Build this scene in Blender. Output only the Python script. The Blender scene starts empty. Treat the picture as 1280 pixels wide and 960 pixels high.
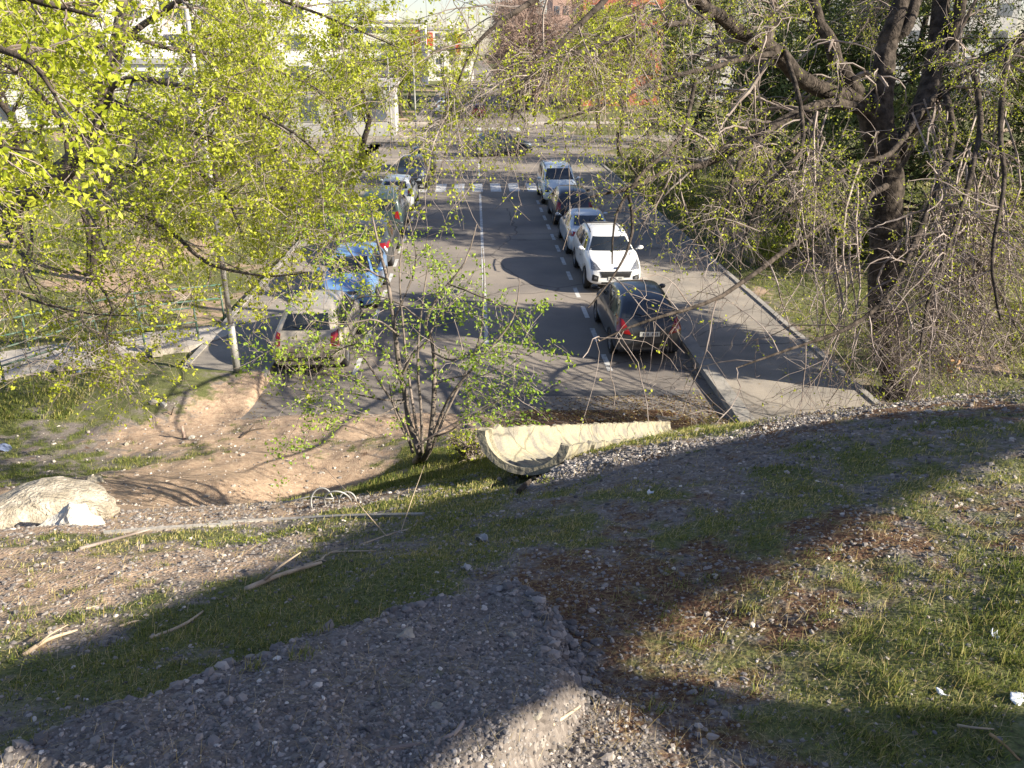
import bpy, bmesh, math, random
import numpy as np
from mathutils import Vector, Matrix
from mathutils.bvhtree import BVHTree

# ------------------------------------------------------------------ camera, world, sun, exposure
scn = bpy.context.scene
COL = scn.collection
CAM = np.array([0.0, 0.0, 7.0]); PITCH = math.radians(22.5); YAW = math.radians(2.52)
FW = np.array([math.sin(YAW)*math.cos(PITCH), math.cos(YAW)*math.cos(PITCH), -math.sin(PITCH)])
RT = np.array([math.cos(YAW), -math.sin(YAW), 0.0]); UP = np.cross(RT, FW)
cd = bpy.data.cameras.new('camera'); cam = bpy.data.objects.new('camera', cd); COL.objects.link(cam)
cam.location = CAM; cam.rotation_euler = (math.pi/2-PITCH, 0, -YAW)
cd.sensor_width = 36; cd.lens = 36*1000/1280; cd.clip_start = 0.05; cd.clip_end = 5000
scn.camera = cam
SUN_EL = math.radians(27); SH = np.array([-0.925, 0.38]); SH = SH/np.linalg.norm(SH)   # shadows run this way
w = bpy.data.worlds.new('World'); scn.world = w; w.use_nodes = True
nt = w.node_tree; bgn = nt.nodes['Background']
sky = nt.nodes.new('ShaderNodeTexSky'); sky.sky_type = 'NISHITA'; sky.sun_disc = False
sky.sun_elevation = SUN_EL; sky.sun_rotation = math.atan2(-SH[0], -SH[1]); sky.air_density = 1.0; sky.dust_density = 0.6
sky.ozone_density = 1.6
tn = nt.nodes.new('ShaderNodeMix'); tn.data_type = 'RGBA'; tn.blend_type = 'MULTIPLY'; tn.inputs[0].default_value = 1; tn.inputs[7].default_value = (1.06, .97, 1.02, 1)
nt.links.new(sky.outputs[0], tn.inputs[6]); nt.links.new(tn.outputs[2], bgn.inputs[0]); bgn.inputs[1].default_value = 0.070
sd = bpy.data.lights.new('sun', 'SUN'); sun = bpy.data.objects.new('sun', sd); COL.objects.link(sun)
sd.energy = 5.0; sd.angle = math.radians(0.45); sd.color = (1.0, 0.90, 0.74)
SUNV = np.array([-SH[0]*math.cos(SUN_EL), -SH[1]*math.cos(SUN_EL), math.sin(SUN_EL)])     # towards the sun
sun.rotation_euler = Vector(SUNV).to_track_quat('Z', 'Y').to_euler()
scn.view_settings.view_transform = 'Standard'; scn.view_settings.look = 'None'
scn.view_settings.exposure = 1.4; scn.view_settings.gamma = 1.0; scn.view_settings.use_curve_mapping = False
scn.render.engine = 'CYCLES'
scn.cycles.max_bounces = 6; scn.cycles.transparent_max_bounces = 6

def P(px, py, d):
    return CAM + d*(FW + RT*(px-640)/1000.0 - UP*(py-480)/1000.0)
def G(px, py, z=0.0):
    v = FW + RT*(px-640)/1000.0 - UP*(py-480)/1000.0
    return CAM + v*(z-CAM[2])/v[2]

# ------------------------------------------------------------------ helpers
def tag(o, label=None, cat=None, group=None, kind=None):
    if label: o['label'] = label
    if cat: o['category'] = cat
    if group: o['group'] = group
    if kind: o['kind'] = kind
    return o
def empty(name, loc=(0, 0, 0), rz=0.0, **k):
    o = bpy.data.objects.new(name, None); COL.objects.link(o); o.empty_display_size = 0.2
    o.location = loc; o.rotation_euler = (0, 0, rz); return tag(o, **k)
def link(name, me, m=None, parent=None, **k):
    o = bpy.data.objects.new(name, me); COL.objects.link(o)
    if m is not None and len(me.materials) == 0: me.materials.append(m)
    if parent: o.parent = parent
    return tag(o, **k)
def np_mesh(name, V, F, smooth=False, attr=None):
    """V (n,3); F list of arrays (m,k)"""
    me = bpy.data.meshes.new(name)
    V = np.asarray(V, dtype=np.float32)
    if not isinstance(F, (list, tuple)): F = [F]
    F = [np.asarray(f, dtype=np.int32) for f in F if len(f)]
    me.vertices.add(len(V)); me.vertices.foreach_set('co', V.ravel())
    idx = np.concatenate([f.ravel() for f in F]); cnt = np.concatenate([np.full(len(f), f.shape[1]) for f in F])
    st = np.concatenate([[0], np.cumsum(cnt)[:-1]])
    me.loops.add(len(idx)); me.loops.foreach_set('vertex_index', idx)
    me.polygons.add(len(cnt)); me.polygons.foreach_set('loop_start', st.astype(np.int32))
    if attr is not None:
        for an, (dom, typ, data) in attr.items():
            a = me.attributes.new(an, typ, dom)
            a.data.foreach_set('value' if typ == 'FLOAT' else 'color', np.asarray(data, dtype=np.float32).ravel())
    me.update(calc_edges=True)
    me.polygons.foreach_set('use_smooth', np.full(len(cnt), bool(smooth)))
    return me
class MB:
    def __init__(s): s.V = []; s.F4 = []; s.F3 = []; s.n = 0
    def add(s, V, F4=None, F3=None):
        V = np.asarray(V, float).reshape(-1, 3)
        if F4 is not None and len(F4): s.F4.append(np.asarray(F4)+s.n)
        if F3 is not None and len(F3): s.F3.append(np.asarray(F3)+s.n)
        s.V.append(V); s.n += len(V); return s
    def box(s, c, size, rz=0, taper=1.0):
        x, y, z = [v/2 for v in size]; t = taper
        v = np.array([(-x,-y,-z),(x,-y,-z),(x,y,-z),(-x,y,-z),(-x*t,-y*t,z),(x*t,-y*t,z),(x*t,y*t,z),(-x*t,y*t,z)])
        cc, ss = math.cos(rz), math.sin(rz)
        v = v @ np.array([[cc, ss, 0], [-ss, cc, 0], [0, 0, 1]]) + np.array(c)
        return s.add(v, [(3,2,1,0),(4,5,6,7),(0,1,5,4),(1,2,6,5),(2,3,7,6),(3,0,4,7)])
    def tube(s, pts, r, k=6, cap=True):
        pts = np.asarray(pts, float); n = len(pts); r = np.broadcast_to(np.asarray(r, float), (n,))
        t = np.gradient(pts, axis=0); t /= np.linalg.norm(t, axis=1)[:, None]+1e-9
        a = np.array([0, 0, 1.0]) if abs(t[:, 2]).mean() < 0.8 else np.array([1.0, 0, 0])
        u = np.cross(t, a); u /= np.linalg.norm(u, axis=1)[:, None]+1e-9; v = np.cross(t, u)
        th = np.arange(k)*2*math.pi/k
        ring = pts[:, None, :]+r[:, None, None]*(np.cos(th)[None, :, None]*u[:, None, :]+np.sin(th)[None, :, None]*v[:, None, :])
        i = np.arange(n-1)[:, None]*k; j = np.arange(k)[None, :]; j2 = (j+1) % k
        F = np.stack([i+j, i+j2, i+k+j2, i+k+j], -1).reshape(-1, 4)
        f3 = None; V = ring.reshape(-1, 3)
        if cap:
            V = np.vstack([V, pts[0], pts[-1]]); jj = np.arange(k)
            f3 = np.vstack([np.stack([np.full(k, n*k), (jj+1) % k, jj], -1), np.stack([np.full(k, n*k+1), (n-1)*k+jj, (n-1)*k+(jj+1) % k], -1)])
        return s.add(V, F, f3)
    def build(s, name, m, parent=None, smooth=False, attr=None, **k):
        F = []
        if s.F4: F.append(np.concatenate(s.F4))
        if s.F3: F.append(np.concatenate(s.F3))
        return link(name, np_mesh(name, np.concatenate(s.V), F, smooth, attr), m, parent, **k)

def hsh(ix, iy, seed):
    h = (ix.astype(np.int64)*374761393 + iy.astype(np.int64)*668265263 + seed*1442695) & 0xffffffff
    h = ((h ^ (h >> 13))*1274126177) & 0xffffffff
    return ((h ^ (h >> 16)) & 0xffff)/65535.0
def vnoise(x, y, s=0):
    ix, iy = np.floor(x), np.floor(y); fx, fy = x-ix, y-iy
    fx = fx*fx*(3-2*fx); fy = fy*fy*(3-2*fy)
    a = hsh(ix, iy, s); b = hsh(ix+1, iy, s); c = hsh(ix, iy+1, s); d = hsh(ix+1, iy+1, s)
    return (a*(1-fx)+b*fx)*(1-fy)+(c*(1-fx)+d*fx)*fy - 0.5
def fbm(x, y, o=4, s=0):
    t = 0; a = 1
    for i in range(o): t = t+a*vnoise(x*2**i, y*2**i, s+i*7); a *= 0.5
    return t
def smooth01(x, a, b):
    t = np.clip((x-a)/(b-a), 0, 1); return t*t*(3-2*t)

# ------------------------------------------------------------------ materials
def mat(name, col=(0.5,)*3, rough=0.7, metal=0.0, coat=0.0, spec=0.5, noise=None, bump=None, trans=0.0, attr_tint=False, emit=None):
    """noise = (scale, colour2, lo, hi[, detail]) mixes a second colour; bump = (scale, strength, distance)"""
    m = bpy.data.materials.new(name); m.use_nodes = True; n = m.node_tree; b = n.nodes['Principled BSDF']
    b.inputs['Base Color'].default_value = (*col, 1); b.inputs['Roughness'].default_value = rough
    b.inputs['Metallic'].default_value = metal; b.inputs['Specular IOR Level'].default_value = spec
    if coat: b.inputs['Coat Weight'].default_value = coat; b.inputs['Coat Roughness'].default_value = 0.06
    if noise or bump:
        tc = n.nodes.new('ShaderNodeTexCoord')
    cs = None
    if noise:
        nz = n.nodes.new('ShaderNodeTexNoise'); nz.inputs['Scale'].default_value = noise[0]; nz.inputs['Detail'].default_value = noise[4] if len(noise) > 4 else 6
        n.links.new(tc.outputs['Object'], nz.inputs['Vector'])
        rp = n.nodes.new('ShaderNodeValToRGB'); rp.color_ramp.elements[0].position = noise[2]; rp.color_ramp.elements[1].position = noise[3]
        rp.color_ramp.elements[0].color = (*col, 1); rp.color_ramp.elements[1].color = (*noise[1], 1)
        n.links.new(nz.outputs[0], rp.inputs[0]); cs = rp.outputs[0]
    if attr_tint:
        at = n.nodes.new('ShaderNodeAttribute'); at.attribute_name = 'tint'
        rp = n.nodes.new('ShaderNodeValToRGB'); els = rp.color_ramp.elements
        els[0].color = (*attr_tint[0], 1); els[1].color = (*attr_tint[-1], 1)
        for i, c in enumerate(attr_tint[1:-1]): e = els.new((i+1)/(len(attr_tint)-1)); e.color = (*c, 1)
        n.links.new(at.outputs['Fac'], rp.inputs[0]); cs = rp.outputs[0]
    if cs: n.links.new(cs, b.inputs['Base Color'])
    if bump:
        bz = n.nodes.new('ShaderNodeTexNoise'); bz.inputs['Scale'].default_value = bump[0]; bz.inputs['Detail'].default_value = 5
        n.links.new(tc.outputs['Object'], bz.inputs['Vector'])
        bp = n.nodes.new('ShaderNodeBump'); bp.inputs['Strength'].default_value = bump[1]; bp.inputs['Distance'].default_value = bump[2]
        n.links.new(bz.outputs[0], bp.inputs['Height']); n.links.new(bp.outputs[0], b.inputs['Normal'])
    if trans:
        tr = n.nodes.new('ShaderNodeBsdfTranslucent'); mx = n.nodes.new('ShaderNodeMixShader'); mx.inputs[0].default_value = trans
        if cs: n.links.new(cs, tr.inputs[0])
        else: tr.inputs[0].default_value = (*col, 1)
        n.links.new(b.outputs[0], mx.inputs[1]); n.links.new(tr.outputs[0], mx.inputs[2])
        n.links.new(mx.outputs[0], n.nodes['Material Output'].inputs[0])
    if emit: b.inputs['Emission Color'].default_value = (*emit[0], 1); b.inputs['Emission Strength'].default_value = emit[1]
    return m

M = {}
M['asphalt'] = mat('asphalt', (.165,.148,.136), .9, noise=(0.35, (.30,.258,.215), .35, .7, 9), bump=(60, .35, .01), spec=.3)
M['pave'] = mat('pavement_asphalt', (.22,.20,.175), .9, noise=(0.9, (.34,.30,.25), .35, .7, 9), bump=(50, .4, .01), spec=.3)
M['kerb'] = mat('kerb_concrete', (.25,.24,.22), .9, noise=(3, (.36,.33,.29), .35, .7), bump=(30, .4, .01))
M['concrete'] = mat('path_concrete', (.36,.33,.29), .9, noise=(1.5, (.5,.45,.39), .3, .7), bump=(40, .3, .01))
M['line'] = mat('road_paint', (.50,.50,.49), .8, noise=(6, (.22,.215,.21), .50, .68, 9), spec=.3)
M['bark'] = mat('elm_bark', (.026,.021,.017), .95, noise=(7, (.095,.077,.063), .38, .7), bump=(18, .9, .04), spec=.2)
M['bark_left'] = mat('left_elm_bark', (.045,.036,.03), .95, noise=(9, (.14,.115,.095), .38, .65), bump=(25, .8, .03))
M['bark_sap'] = mat('sapling_bark', (.09,.075,.06), .9, noise=(9, (.22,.18,.15), .38, .65), bump=(30, .5, .01))
M['bark_pale'] = mat('pale_bark', (.18,.16,.14), .9, noise=(5, (.4,.37,.33), .38, .65), bump=(18, .7, .03), spec=.2)
M['twig'] = mat('twig_bark', (.17,.135,.115), .85, noise=(3, (.34,.29,.26), .4, .65), spec=.25)
M['twig_bare'] = mat('twig_bare', (.20,.14,.115), .85, noise=(1.5, (.32,.24,.20), .4, .65), spec=.25)
M['leaf'] = mat('spring_leaf', rough=.55, trans=.45, attr_tint=[(.18,.25,.018), (.42,.47,.03), (.64,.65,.10)], spec=.35)
M['leaf_sap'] = mat('sapling_leaf', rough=.55, trans=.4, attr_tint=[(.10,.19,.02), (.26,.38,.035), (.46,.55,.08)], spec=.35)
M['leaf_mid'] = mat('mid_leaf', rough=.6, trans=.35, attr_tint=[(.11,.15,.025), (.26,.29,.04), (.44,.44,.08)], spec=.35)
M['leaf_dark'] = mat('pine_needle', rough=.6, trans=.2, attr_tint=[(.045,.07,.022), (.10,.135,.04), (.22,.24,.07)], spec=.3)
M['grass'] = mat('grass_blade', rough=.6, trans=.35, attr_tint=[(.065,.09,.022), (.135,.18,.034), (.31,.29,.08), (.52,.44,.22)], spec=.3)
M['moss'] = mat('moss_litter', rough=.9, trans=.2, attr_tint=[(.05,.024,.015), (.13,.058,.034), (.30,.23,.07), (.52,.42,.25)], spec=.2)
M['stone'] = mat('stones', rough=.85, attr_tint=[(.085,.078,.075), (.19,.175,.165), (.34,.30,.265), (.62,.57,.50)], spec=.3)
M['block'] = mat('gravelly_block', (.27,.235,.18), .95, noise=(9, (.46,.41,.33), .38, .62, 12), bump=(40, 1.0, .04))
M['rock'] = mat('boulder_stone', (.26,.235,.185), .95, noise=(6, (.40,.36,.29), .35, .65), bump=(25, .8, .03))
M['white_rock'] = mat('white_mortar', (.50,.47,.41), .95, noise=(6, (.68,.65,.57), .35, .6), bump=(18, 1.0, .03))
M['tyre'] = mat('tyre_rubber', (.02,.02,.021), .85, bump=(80, .3, .005))
M['rim'] = mat('alloy_rim', (.42,.42,.43), .35, metal=.8, noise=(8, (.3,.3,.31), .4, .7))
M['black_trim'] = mat('black_trim', (.018,.018,.019), .5, noise=(20, (.03,.03,.03), .4, .7))
M['glass'] = mat('car_glass', (.012,.015,.017), .04, spec=.8, coat=.5, noise=(2, (.03,.033,.034), .45, .75))
M['red_lamp'] = mat('red_lamp', (.20,.008,.008), .2, coat=.8, noise=(30, (.2,.005,.008), .4, .7))
M['lamp_clear'] = mat('clear_lamp', (.32,.33,.35), .1, metal=.4, coat=1, noise=(25, (.12,.12,.13), .4, .65))
M['plate'] = mat('number_plate', (.62,.62,.58), .5, noise=(15, (.5,.5,.47), .4, .7))
M['plate_ink'] = mat('plate_ink', (.04,.04,.06), .6, noise=(15, (.07,.07,.09), .4, .7))
M['chrome'] = mat('chrome', (.6,.6,.6), .15, metal=1, noise=(15, (.4,.4,.4), .4, .7))
M['zebra'] = mat('zebra_paint', (.62,.62,.61), .8, noise=(4, (.36,.355,.35), .5, .7, 9), spec=.3)
M['steel_pole'] = mat('grey_pole_paint', (.30,.30,.29), .55, metal=.3, noise=(4, (.42,.41,.38), .35, .7), bump=(40, .2, .004))
M['green_rail'] = mat('green_rail_paint', (.04,.10,.07), .6, noise=(6, (.17,.20,.16), .45, .72))
M['white_plastic'] = mat('white_plastic', (.72,.76,.82), .5, noise=(8, (.6,.62,.66), .4, .7))
M['blue_plastic'] = mat('blue_plastic', (.16,.2,.32), .5, noise=(8, (.24,.28,.38), .4, .7))
M['dead_wood'] = mat('dead_wood', (.34,.26,.18), .9, noise=(9, (.52,.42,.30), .35, .7), bump=(30, .6, .01))
M['brown_leaf'] = mat('dry_brown_leaf', (.22,.12,.05), .9, noise=(20, (.42,.28,.14), .4, .7))
M['yellow_leaf'] = mat('yellow_leaf', (.7,.6,.03), .7, noise=(20, (.5,.4,.02), .4, .7), trans=.3)
M['white_wall'] = mat('white_render_wall', (.74,.72,.69), .9, noise=(.3, (.64,.62,.6), .4, .7))
M['grey_wall'] = mat('grey_wall', (.33,.33,.33), .9, noise=(.3, (.42,.41,.4), .4, .7))
M['red_panel'] = mat('red_panel', (.55,.06,.03), .7, noise=(.5, (.42,.05,.03), .4, .7))
M['window_glass'] = mat('building_glass', (.05,.06,.075), .15, spec=.7, noise=(.4, (.12,.14,.17), .4, .7))
def brick(name, c1, c2, mortar, scale):
    m = mat(name, c1, .9); n = m.node_tree; b = n.nodes['Principled BSDF']
    tc = n.nodes.new('ShaderNodeTexCoord'); br = n.nodes.new('ShaderNodeTexBrick'); mp = n.nodes.new('ShaderNodeMapping')
    mp.inputs['Rotation'].default_value = (math.pi/2, 0, 0)
    n.links.new(tc.outputs['Object'], mp.inputs[0]); n.links.new(mp.outputs[0], br.inputs[0])
    br.inputs['Color1'].default_value = (*c1, 1); br.inputs['Color2'].default_value = (*c2, 1); br.inputs['Mortar'].default_value = (*mortar, 1)
    br.inputs['Scale'].default_value = scale; n.links.new(br.outputs[0], b.inputs['Base Color']); return m
M['brick'] = brick('red_brick', (.50,.13,.07), (.42,.11,.06), (.45,.25,.18), 3)

def crack(m, scale, amt, wd):
    n = m.node_tree; b = n.nodes['Principled BSDF']; src = b.inputs['Base Color'].links[0].from_socket; L = n.links.new
    tc = n.nodes.new('ShaderNodeTexCoord'); nz = n.nodes.new('ShaderNodeTexNoise'); nz.inputs['Scale'].default_value = 1.3; nz.inputs['Detail'].default_value = 6; L(tc.outputs['Object'], nz.inputs['Vector'])
    mx = n.nodes.new('ShaderNodeMix'); mx.data_type = 'VECTOR'; mx.inputs[0].default_value = .28; L(tc.outputs['Object'], mx.inputs[4]); L(nz.outputs[1], mx.inputs[5])
    v = n.nodes.new('ShaderNodeTexVoronoi'); v.feature = 'DISTANCE_TO_EDGE'; v.inputs['Scale'].default_value = scale; L(mx.outputs[1], v.inputs['Vector'])
    r = n.nodes.new('ShaderNodeMapRange'); r.inputs[1].default_value = 0; r.inputs[2].default_value = wd; r.inputs[3].default_value = 1-amt; r.inputs[4].default_value = 1; L(v.outputs['Distance'], r.inputs[0])
    n2 = n.nodes.new('ShaderNodeTexNoise'); n2.inputs['Scale'].default_value = 90; n2.inputs['Detail'].default_value = 3; L(tc.outputs['Object'], n2.inputs['Vector'])
    r2 = n.nodes.new('ShaderNodeMapRange'); r2.inputs[1].default_value = .3; r2.inputs[2].default_value = .7; r2.inputs[3].default_value = .72; r2.inputs[4].default_value = 1.2; L(n2.outputs[0], r2.inputs[0])
    mu = n.nodes.new('ShaderNodeMath'); mu.operation = 'MULTIPLY'; L(r.outputs[0], mu.inputs[0]); L(r2.outputs[0], mu.inputs[1])
    q = n.nodes.new('ShaderNodeMix'); q.data_type = 'RGBA'; q.blend_type = 'MULTIPLY'; q.inputs[0].default_value = 1; L(src, q.inputs[6]); L(mu.outputs[0], q.inputs[7]); L(q.outputs[2], b.inputs['Base Color'])
crack(M['asphalt'], .28, .55, .008); crack(M['pave'], .5, .5, .012); crack(M['kerb'], 2.0, .4, .02); crack(M['concrete'], .9, .4, .01)
M['patch'] = mat('asphalt_patch', (.10,.096,.094), .92, noise=(.8, (.15,.14,.135), .35, .7, 9), bump=(60, .35, .01), spec=.3)

# ------------------------------------------------------------------ terrain
CP = [(-200,960,5.35),(0,960,5.35),(320,960,5.38),(640,960,5.4),(960,960,5.45),(1280,960,5.5),(1500,960,5.5),
 (-100,850,5.05),(0,850,5.08),(320,850,5.2),(640,850,5.25),(960,850,5.3),(1280,850,5.42),(1450,850,5.45),
 (0,760,4.7),(300,760,4.9),(640,750,5.05),(960,750,5.15),(1280,740,5.3),(1450,740,5.3),
 (-150,690,4.15),(0,690,4.25),(160,690,4.25),(330,680,4.25),(480,660,4.25),(640,650,4.45),(900,640,4.8),(1280,620,5.05),(1450,610,5.0),
 (150,664,3.95),(300,652,3.85),(430,645,3.8),(560,620,3.85),
 (640,604,3.95),(680,596,4.0),(740,575,4.1),(800,565,4.15),(860,556,4.2),(960,534,4.3),(1060,520,4.4),(1160,506,4.5),(1280,492,4.6),(1450,473,4.6),
 (760,556,3.6),(800,548,3.2),(850,540,2.7),(900,530,1.6),(880,538,2.4),
 (120,625,1.9),(250,632,1.2),(380,630,.7),(440,625,.75),(-150,640,2.5),
 (0,590,.55),(150,600,1.1),(280,603,1.3),(400,608,.7),(480,600,.8),(560,600,2.3),(600,590,2.6),
 (0,560,.25),(200,570,.55),(330,572,.7),(430,575,.7),(520,568,1.85),(580,560,1.9),
 (100,540,.16),(250,545,.2),(400,545,.3),(480,545,.6),(560,545,.9),(600,535,.6),(690,530,.4),
 (60,500,.2),(160,480,.28),(220,500,.2),(-100,520,.1),(0,470,.12),(180,450,.14),(-200,560,.1)]
XY = []; ZZ = []
for a, b, c in CP:
    g = G(a, b, c); XY.append(g[:2]); ZZ.append(c)
for x in np.arange(-16, 22, 1.5):
    for y in (15.4, 17, 20):
        if x > -6 or y > 17: XY.append((x, y)); ZZ.append(0.0 if y > 16 else (0.04 if -5 < x < 5 else -.04))
for x, y, z in [(8,12,.3),(10,12.5,.2),(12,12,.3),(14,11,.8),(6.3,14.2,.1),(9,14.2,.15),(12,14.2,.3),(-9,-6,5.0),(0,-6,5.7),(9,-6,5.8),(0,-14,5.8),(-16,-10,4),(16,-10,5.6),(-14,0,3.4),(-12,4,3.0),(14,2,4.4),(13,6,2.8),
               (6,10.5,1.1),(7.5,10,1.1),(5,11.5,.7),(9,8.4,1.9),(11,8.6,1.5),(4.2,12.8,.5),(5,13.4,.2),(2.5,13.6,.12),(0,13.8,.12),(-2,13.8,.15),(-16,12,.1),(-20,6,1.0)]:
    XY.append((x, y)); ZZ.append(z)
XY = np.array(XY); ZZ = np.array(ZZ)
def phi(d2): return np.sqrt(d2+0.09)
D2 = ((XY[:, None]-XY[None])**2).sum(-1)
A_ = np.zeros((len(XY)+1,)*2); A_[:-1, :-1] = phi(D2)-np.eye(len(XY))*0.03; A_[-1, :-1] = A_[:-1, -1] = 1
RW = np.linalg.solve(A_, np.append(ZZ, 0))
def terr0(x, y):
    x = np.atleast_1d(np.asarray(x, float)); y = np.atleast_1d(np.asarray(y, float)); out = np.zeros(len(x))
    for i in range(0, len(x), 20000):
        d2 = (x[i:i+20000, None]-XY[None, :, 0])**2+(y[i:i+20000, None]-XY[None, :, 1])**2
        out[i:i+20000] = phi(d2) @ RW[:-1] + RW[-1]
    return out
# gravel mound in the near foreground: outline given by ground points
MND = np.array([G(px, py, 5.2)[:2] for px, py in [(-60,1120),(150,972),(300,872),(420,790),(540,745),(640,722),(688,745),(700,800),(705,850),(725,905),(700,960),(640,1100),(300,1200)]])
def poly_sd(x, y, poly):
    """signed distance, positive inside"""
    d = np.full(len(x), 1e9); ins = np.zeros(len(x), bool); n = len(poly)
    for i in range(n):
        a = poly[i]; b = poly[(i+1) % n]; e = b-a
        t = np.clip(((x-a[0])*e[0]+(y-a[1])*e[1])/(e@e), 0, 1)
        d = np.minimum(d, np.hypot(x-a[0]-t*e[0], y-a[1]-t*e[1]))
        c = (a[1] > y) != (b[1] > y)
        ins ^= c & (x < (b[0]-a[0])*(y-a[1])/(b[1]-a[1]+1e-12)+a[0])
    return np.where(ins, d, -d)
# axis of the concrete trough (its bed is carved into the slope)
_a0 = G(605, 535, 4.02); _a1 = G(706, 556, 4.02); TR_R = np.linalg.norm(_a1-_a0)/2; TR_C = (_a0+_a1)/2
TR_LAT = (_a1-_a0)/np.linalg.norm(_a1-_a0); TR_E = P(838, 527, 13.2)+TR_LAT*TR_R
TR_AX = (TR_E-TR_C)/np.linalg.norm(TR_E-TR_C); TR_L = np.linalg.norm(TR_E-TR_C)
def terr(x, y):
    x = np.atleast_1d(np.asarray(x, float)); y = np.atleast_1d(np.asarray(y, float))
    z = terr0(x, y)
    far = smooth01(np.maximum(np.maximum(y-17.0, 0), np.maximum(np.abs(x)-22, 0)), 0, 3)
    far = np.maximum(far, 0*x)
    behind = smooth01(-y, 12, 16)
    near = 1-smooth01(np.hypot(x, y), 9, 15)
    z = z*(1-far)*(1-behind)+behind*5.5*(1-far)
    z = z+near*(0.05*fbm(x*1.3, y*1.3, 3, 5)+0.022*fbm(x*6, y*6, 3, 9))
    mid = (1-near)*(1-smooth01(y, 14.6, 15.6))*(1-smooth01(np.hypot(x, y), 16, 22))
    z = z+mid*(0.10*fbm(x*.8, y*.8, 4, 21)+.05*fbm(x*3.5, y*3.5, 4, 22))
    sdm = poly_sd(x, y, MND)+0.05*fbm(x*7, y*7, 3, 77)
    z = z+0.13*smooth01(sdm, -0.035, .06)+smooth01(sdm, -.1, .05)*.022*fbm(x*9, y*9, 4, 70)
    hx = TR_AX[:2]/np.hypot(*TR_AX[:2]); sx = (x-TR_C[0])*hx[0]+(y-TR_C[1])*hx[1]; dx_ = -(x-TR_C[0])*hx[1]+(y-TR_C[1])*hx[0]
    az = TR_C[2]+sx*TR_AX[2]/np.hypot(*TR_AX[:2]); inn = (sx > -.7) & (sx < TR_L*1.02) & (np.abs(dx_) < TR_R+.05)
    bed = az-.80*np.sqrt(np.maximum((TR_R+.05)**2-dx_**2, 0))-.05-.12*smooth01(-sx, 0, .25); z = np.where(inn, np.minimum(z, bed), z)
    on_road = smooth01(y, 15.0+2.4*(x < -4.8), 15.8+2.1*(x < -4.8))*(1-smooth01(x-.2, 8.2, 8.8))*(1-smooth01(-x, 7.0, 7.5))
    z = z*(1-on_road)+(-0.05)*on_road
    lawn = (y > 12)*smooth01(np.abs(x), 8.8, 10)
    z = z+.17*smooth01(y, 15.0, 16.4)*(1-smooth01(y, 17.5, 17.9))*smooth01(-x, 4.8, 5.0)*(1-smooth01(-x, 7.0, 7.6))
    z = z+lawn*0.10*fbm(x*.35, y*.35, 3, 31)+lawn*smooth01(np.abs(x), 9.5, 30)*.25
    return z
def T1(x, y): return float(terr(x, y)[0])
def hit(px, py):
    """world point where the ray through a photo pixel meets the terrain"""
    v = FW + RT*(px-640)/1000.0 - UP*(py-480)/1000.0
    t = np.arange(0.8, 60, 0.03); q = CAM[None]+t[:, None]*v[None]
    k = np.where(q[:, 2] < terr(q[:, 0], q[:, 1]))[0]
    if len(k) == 0: return G(px, py, 0)
    return q[k[0]]
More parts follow.
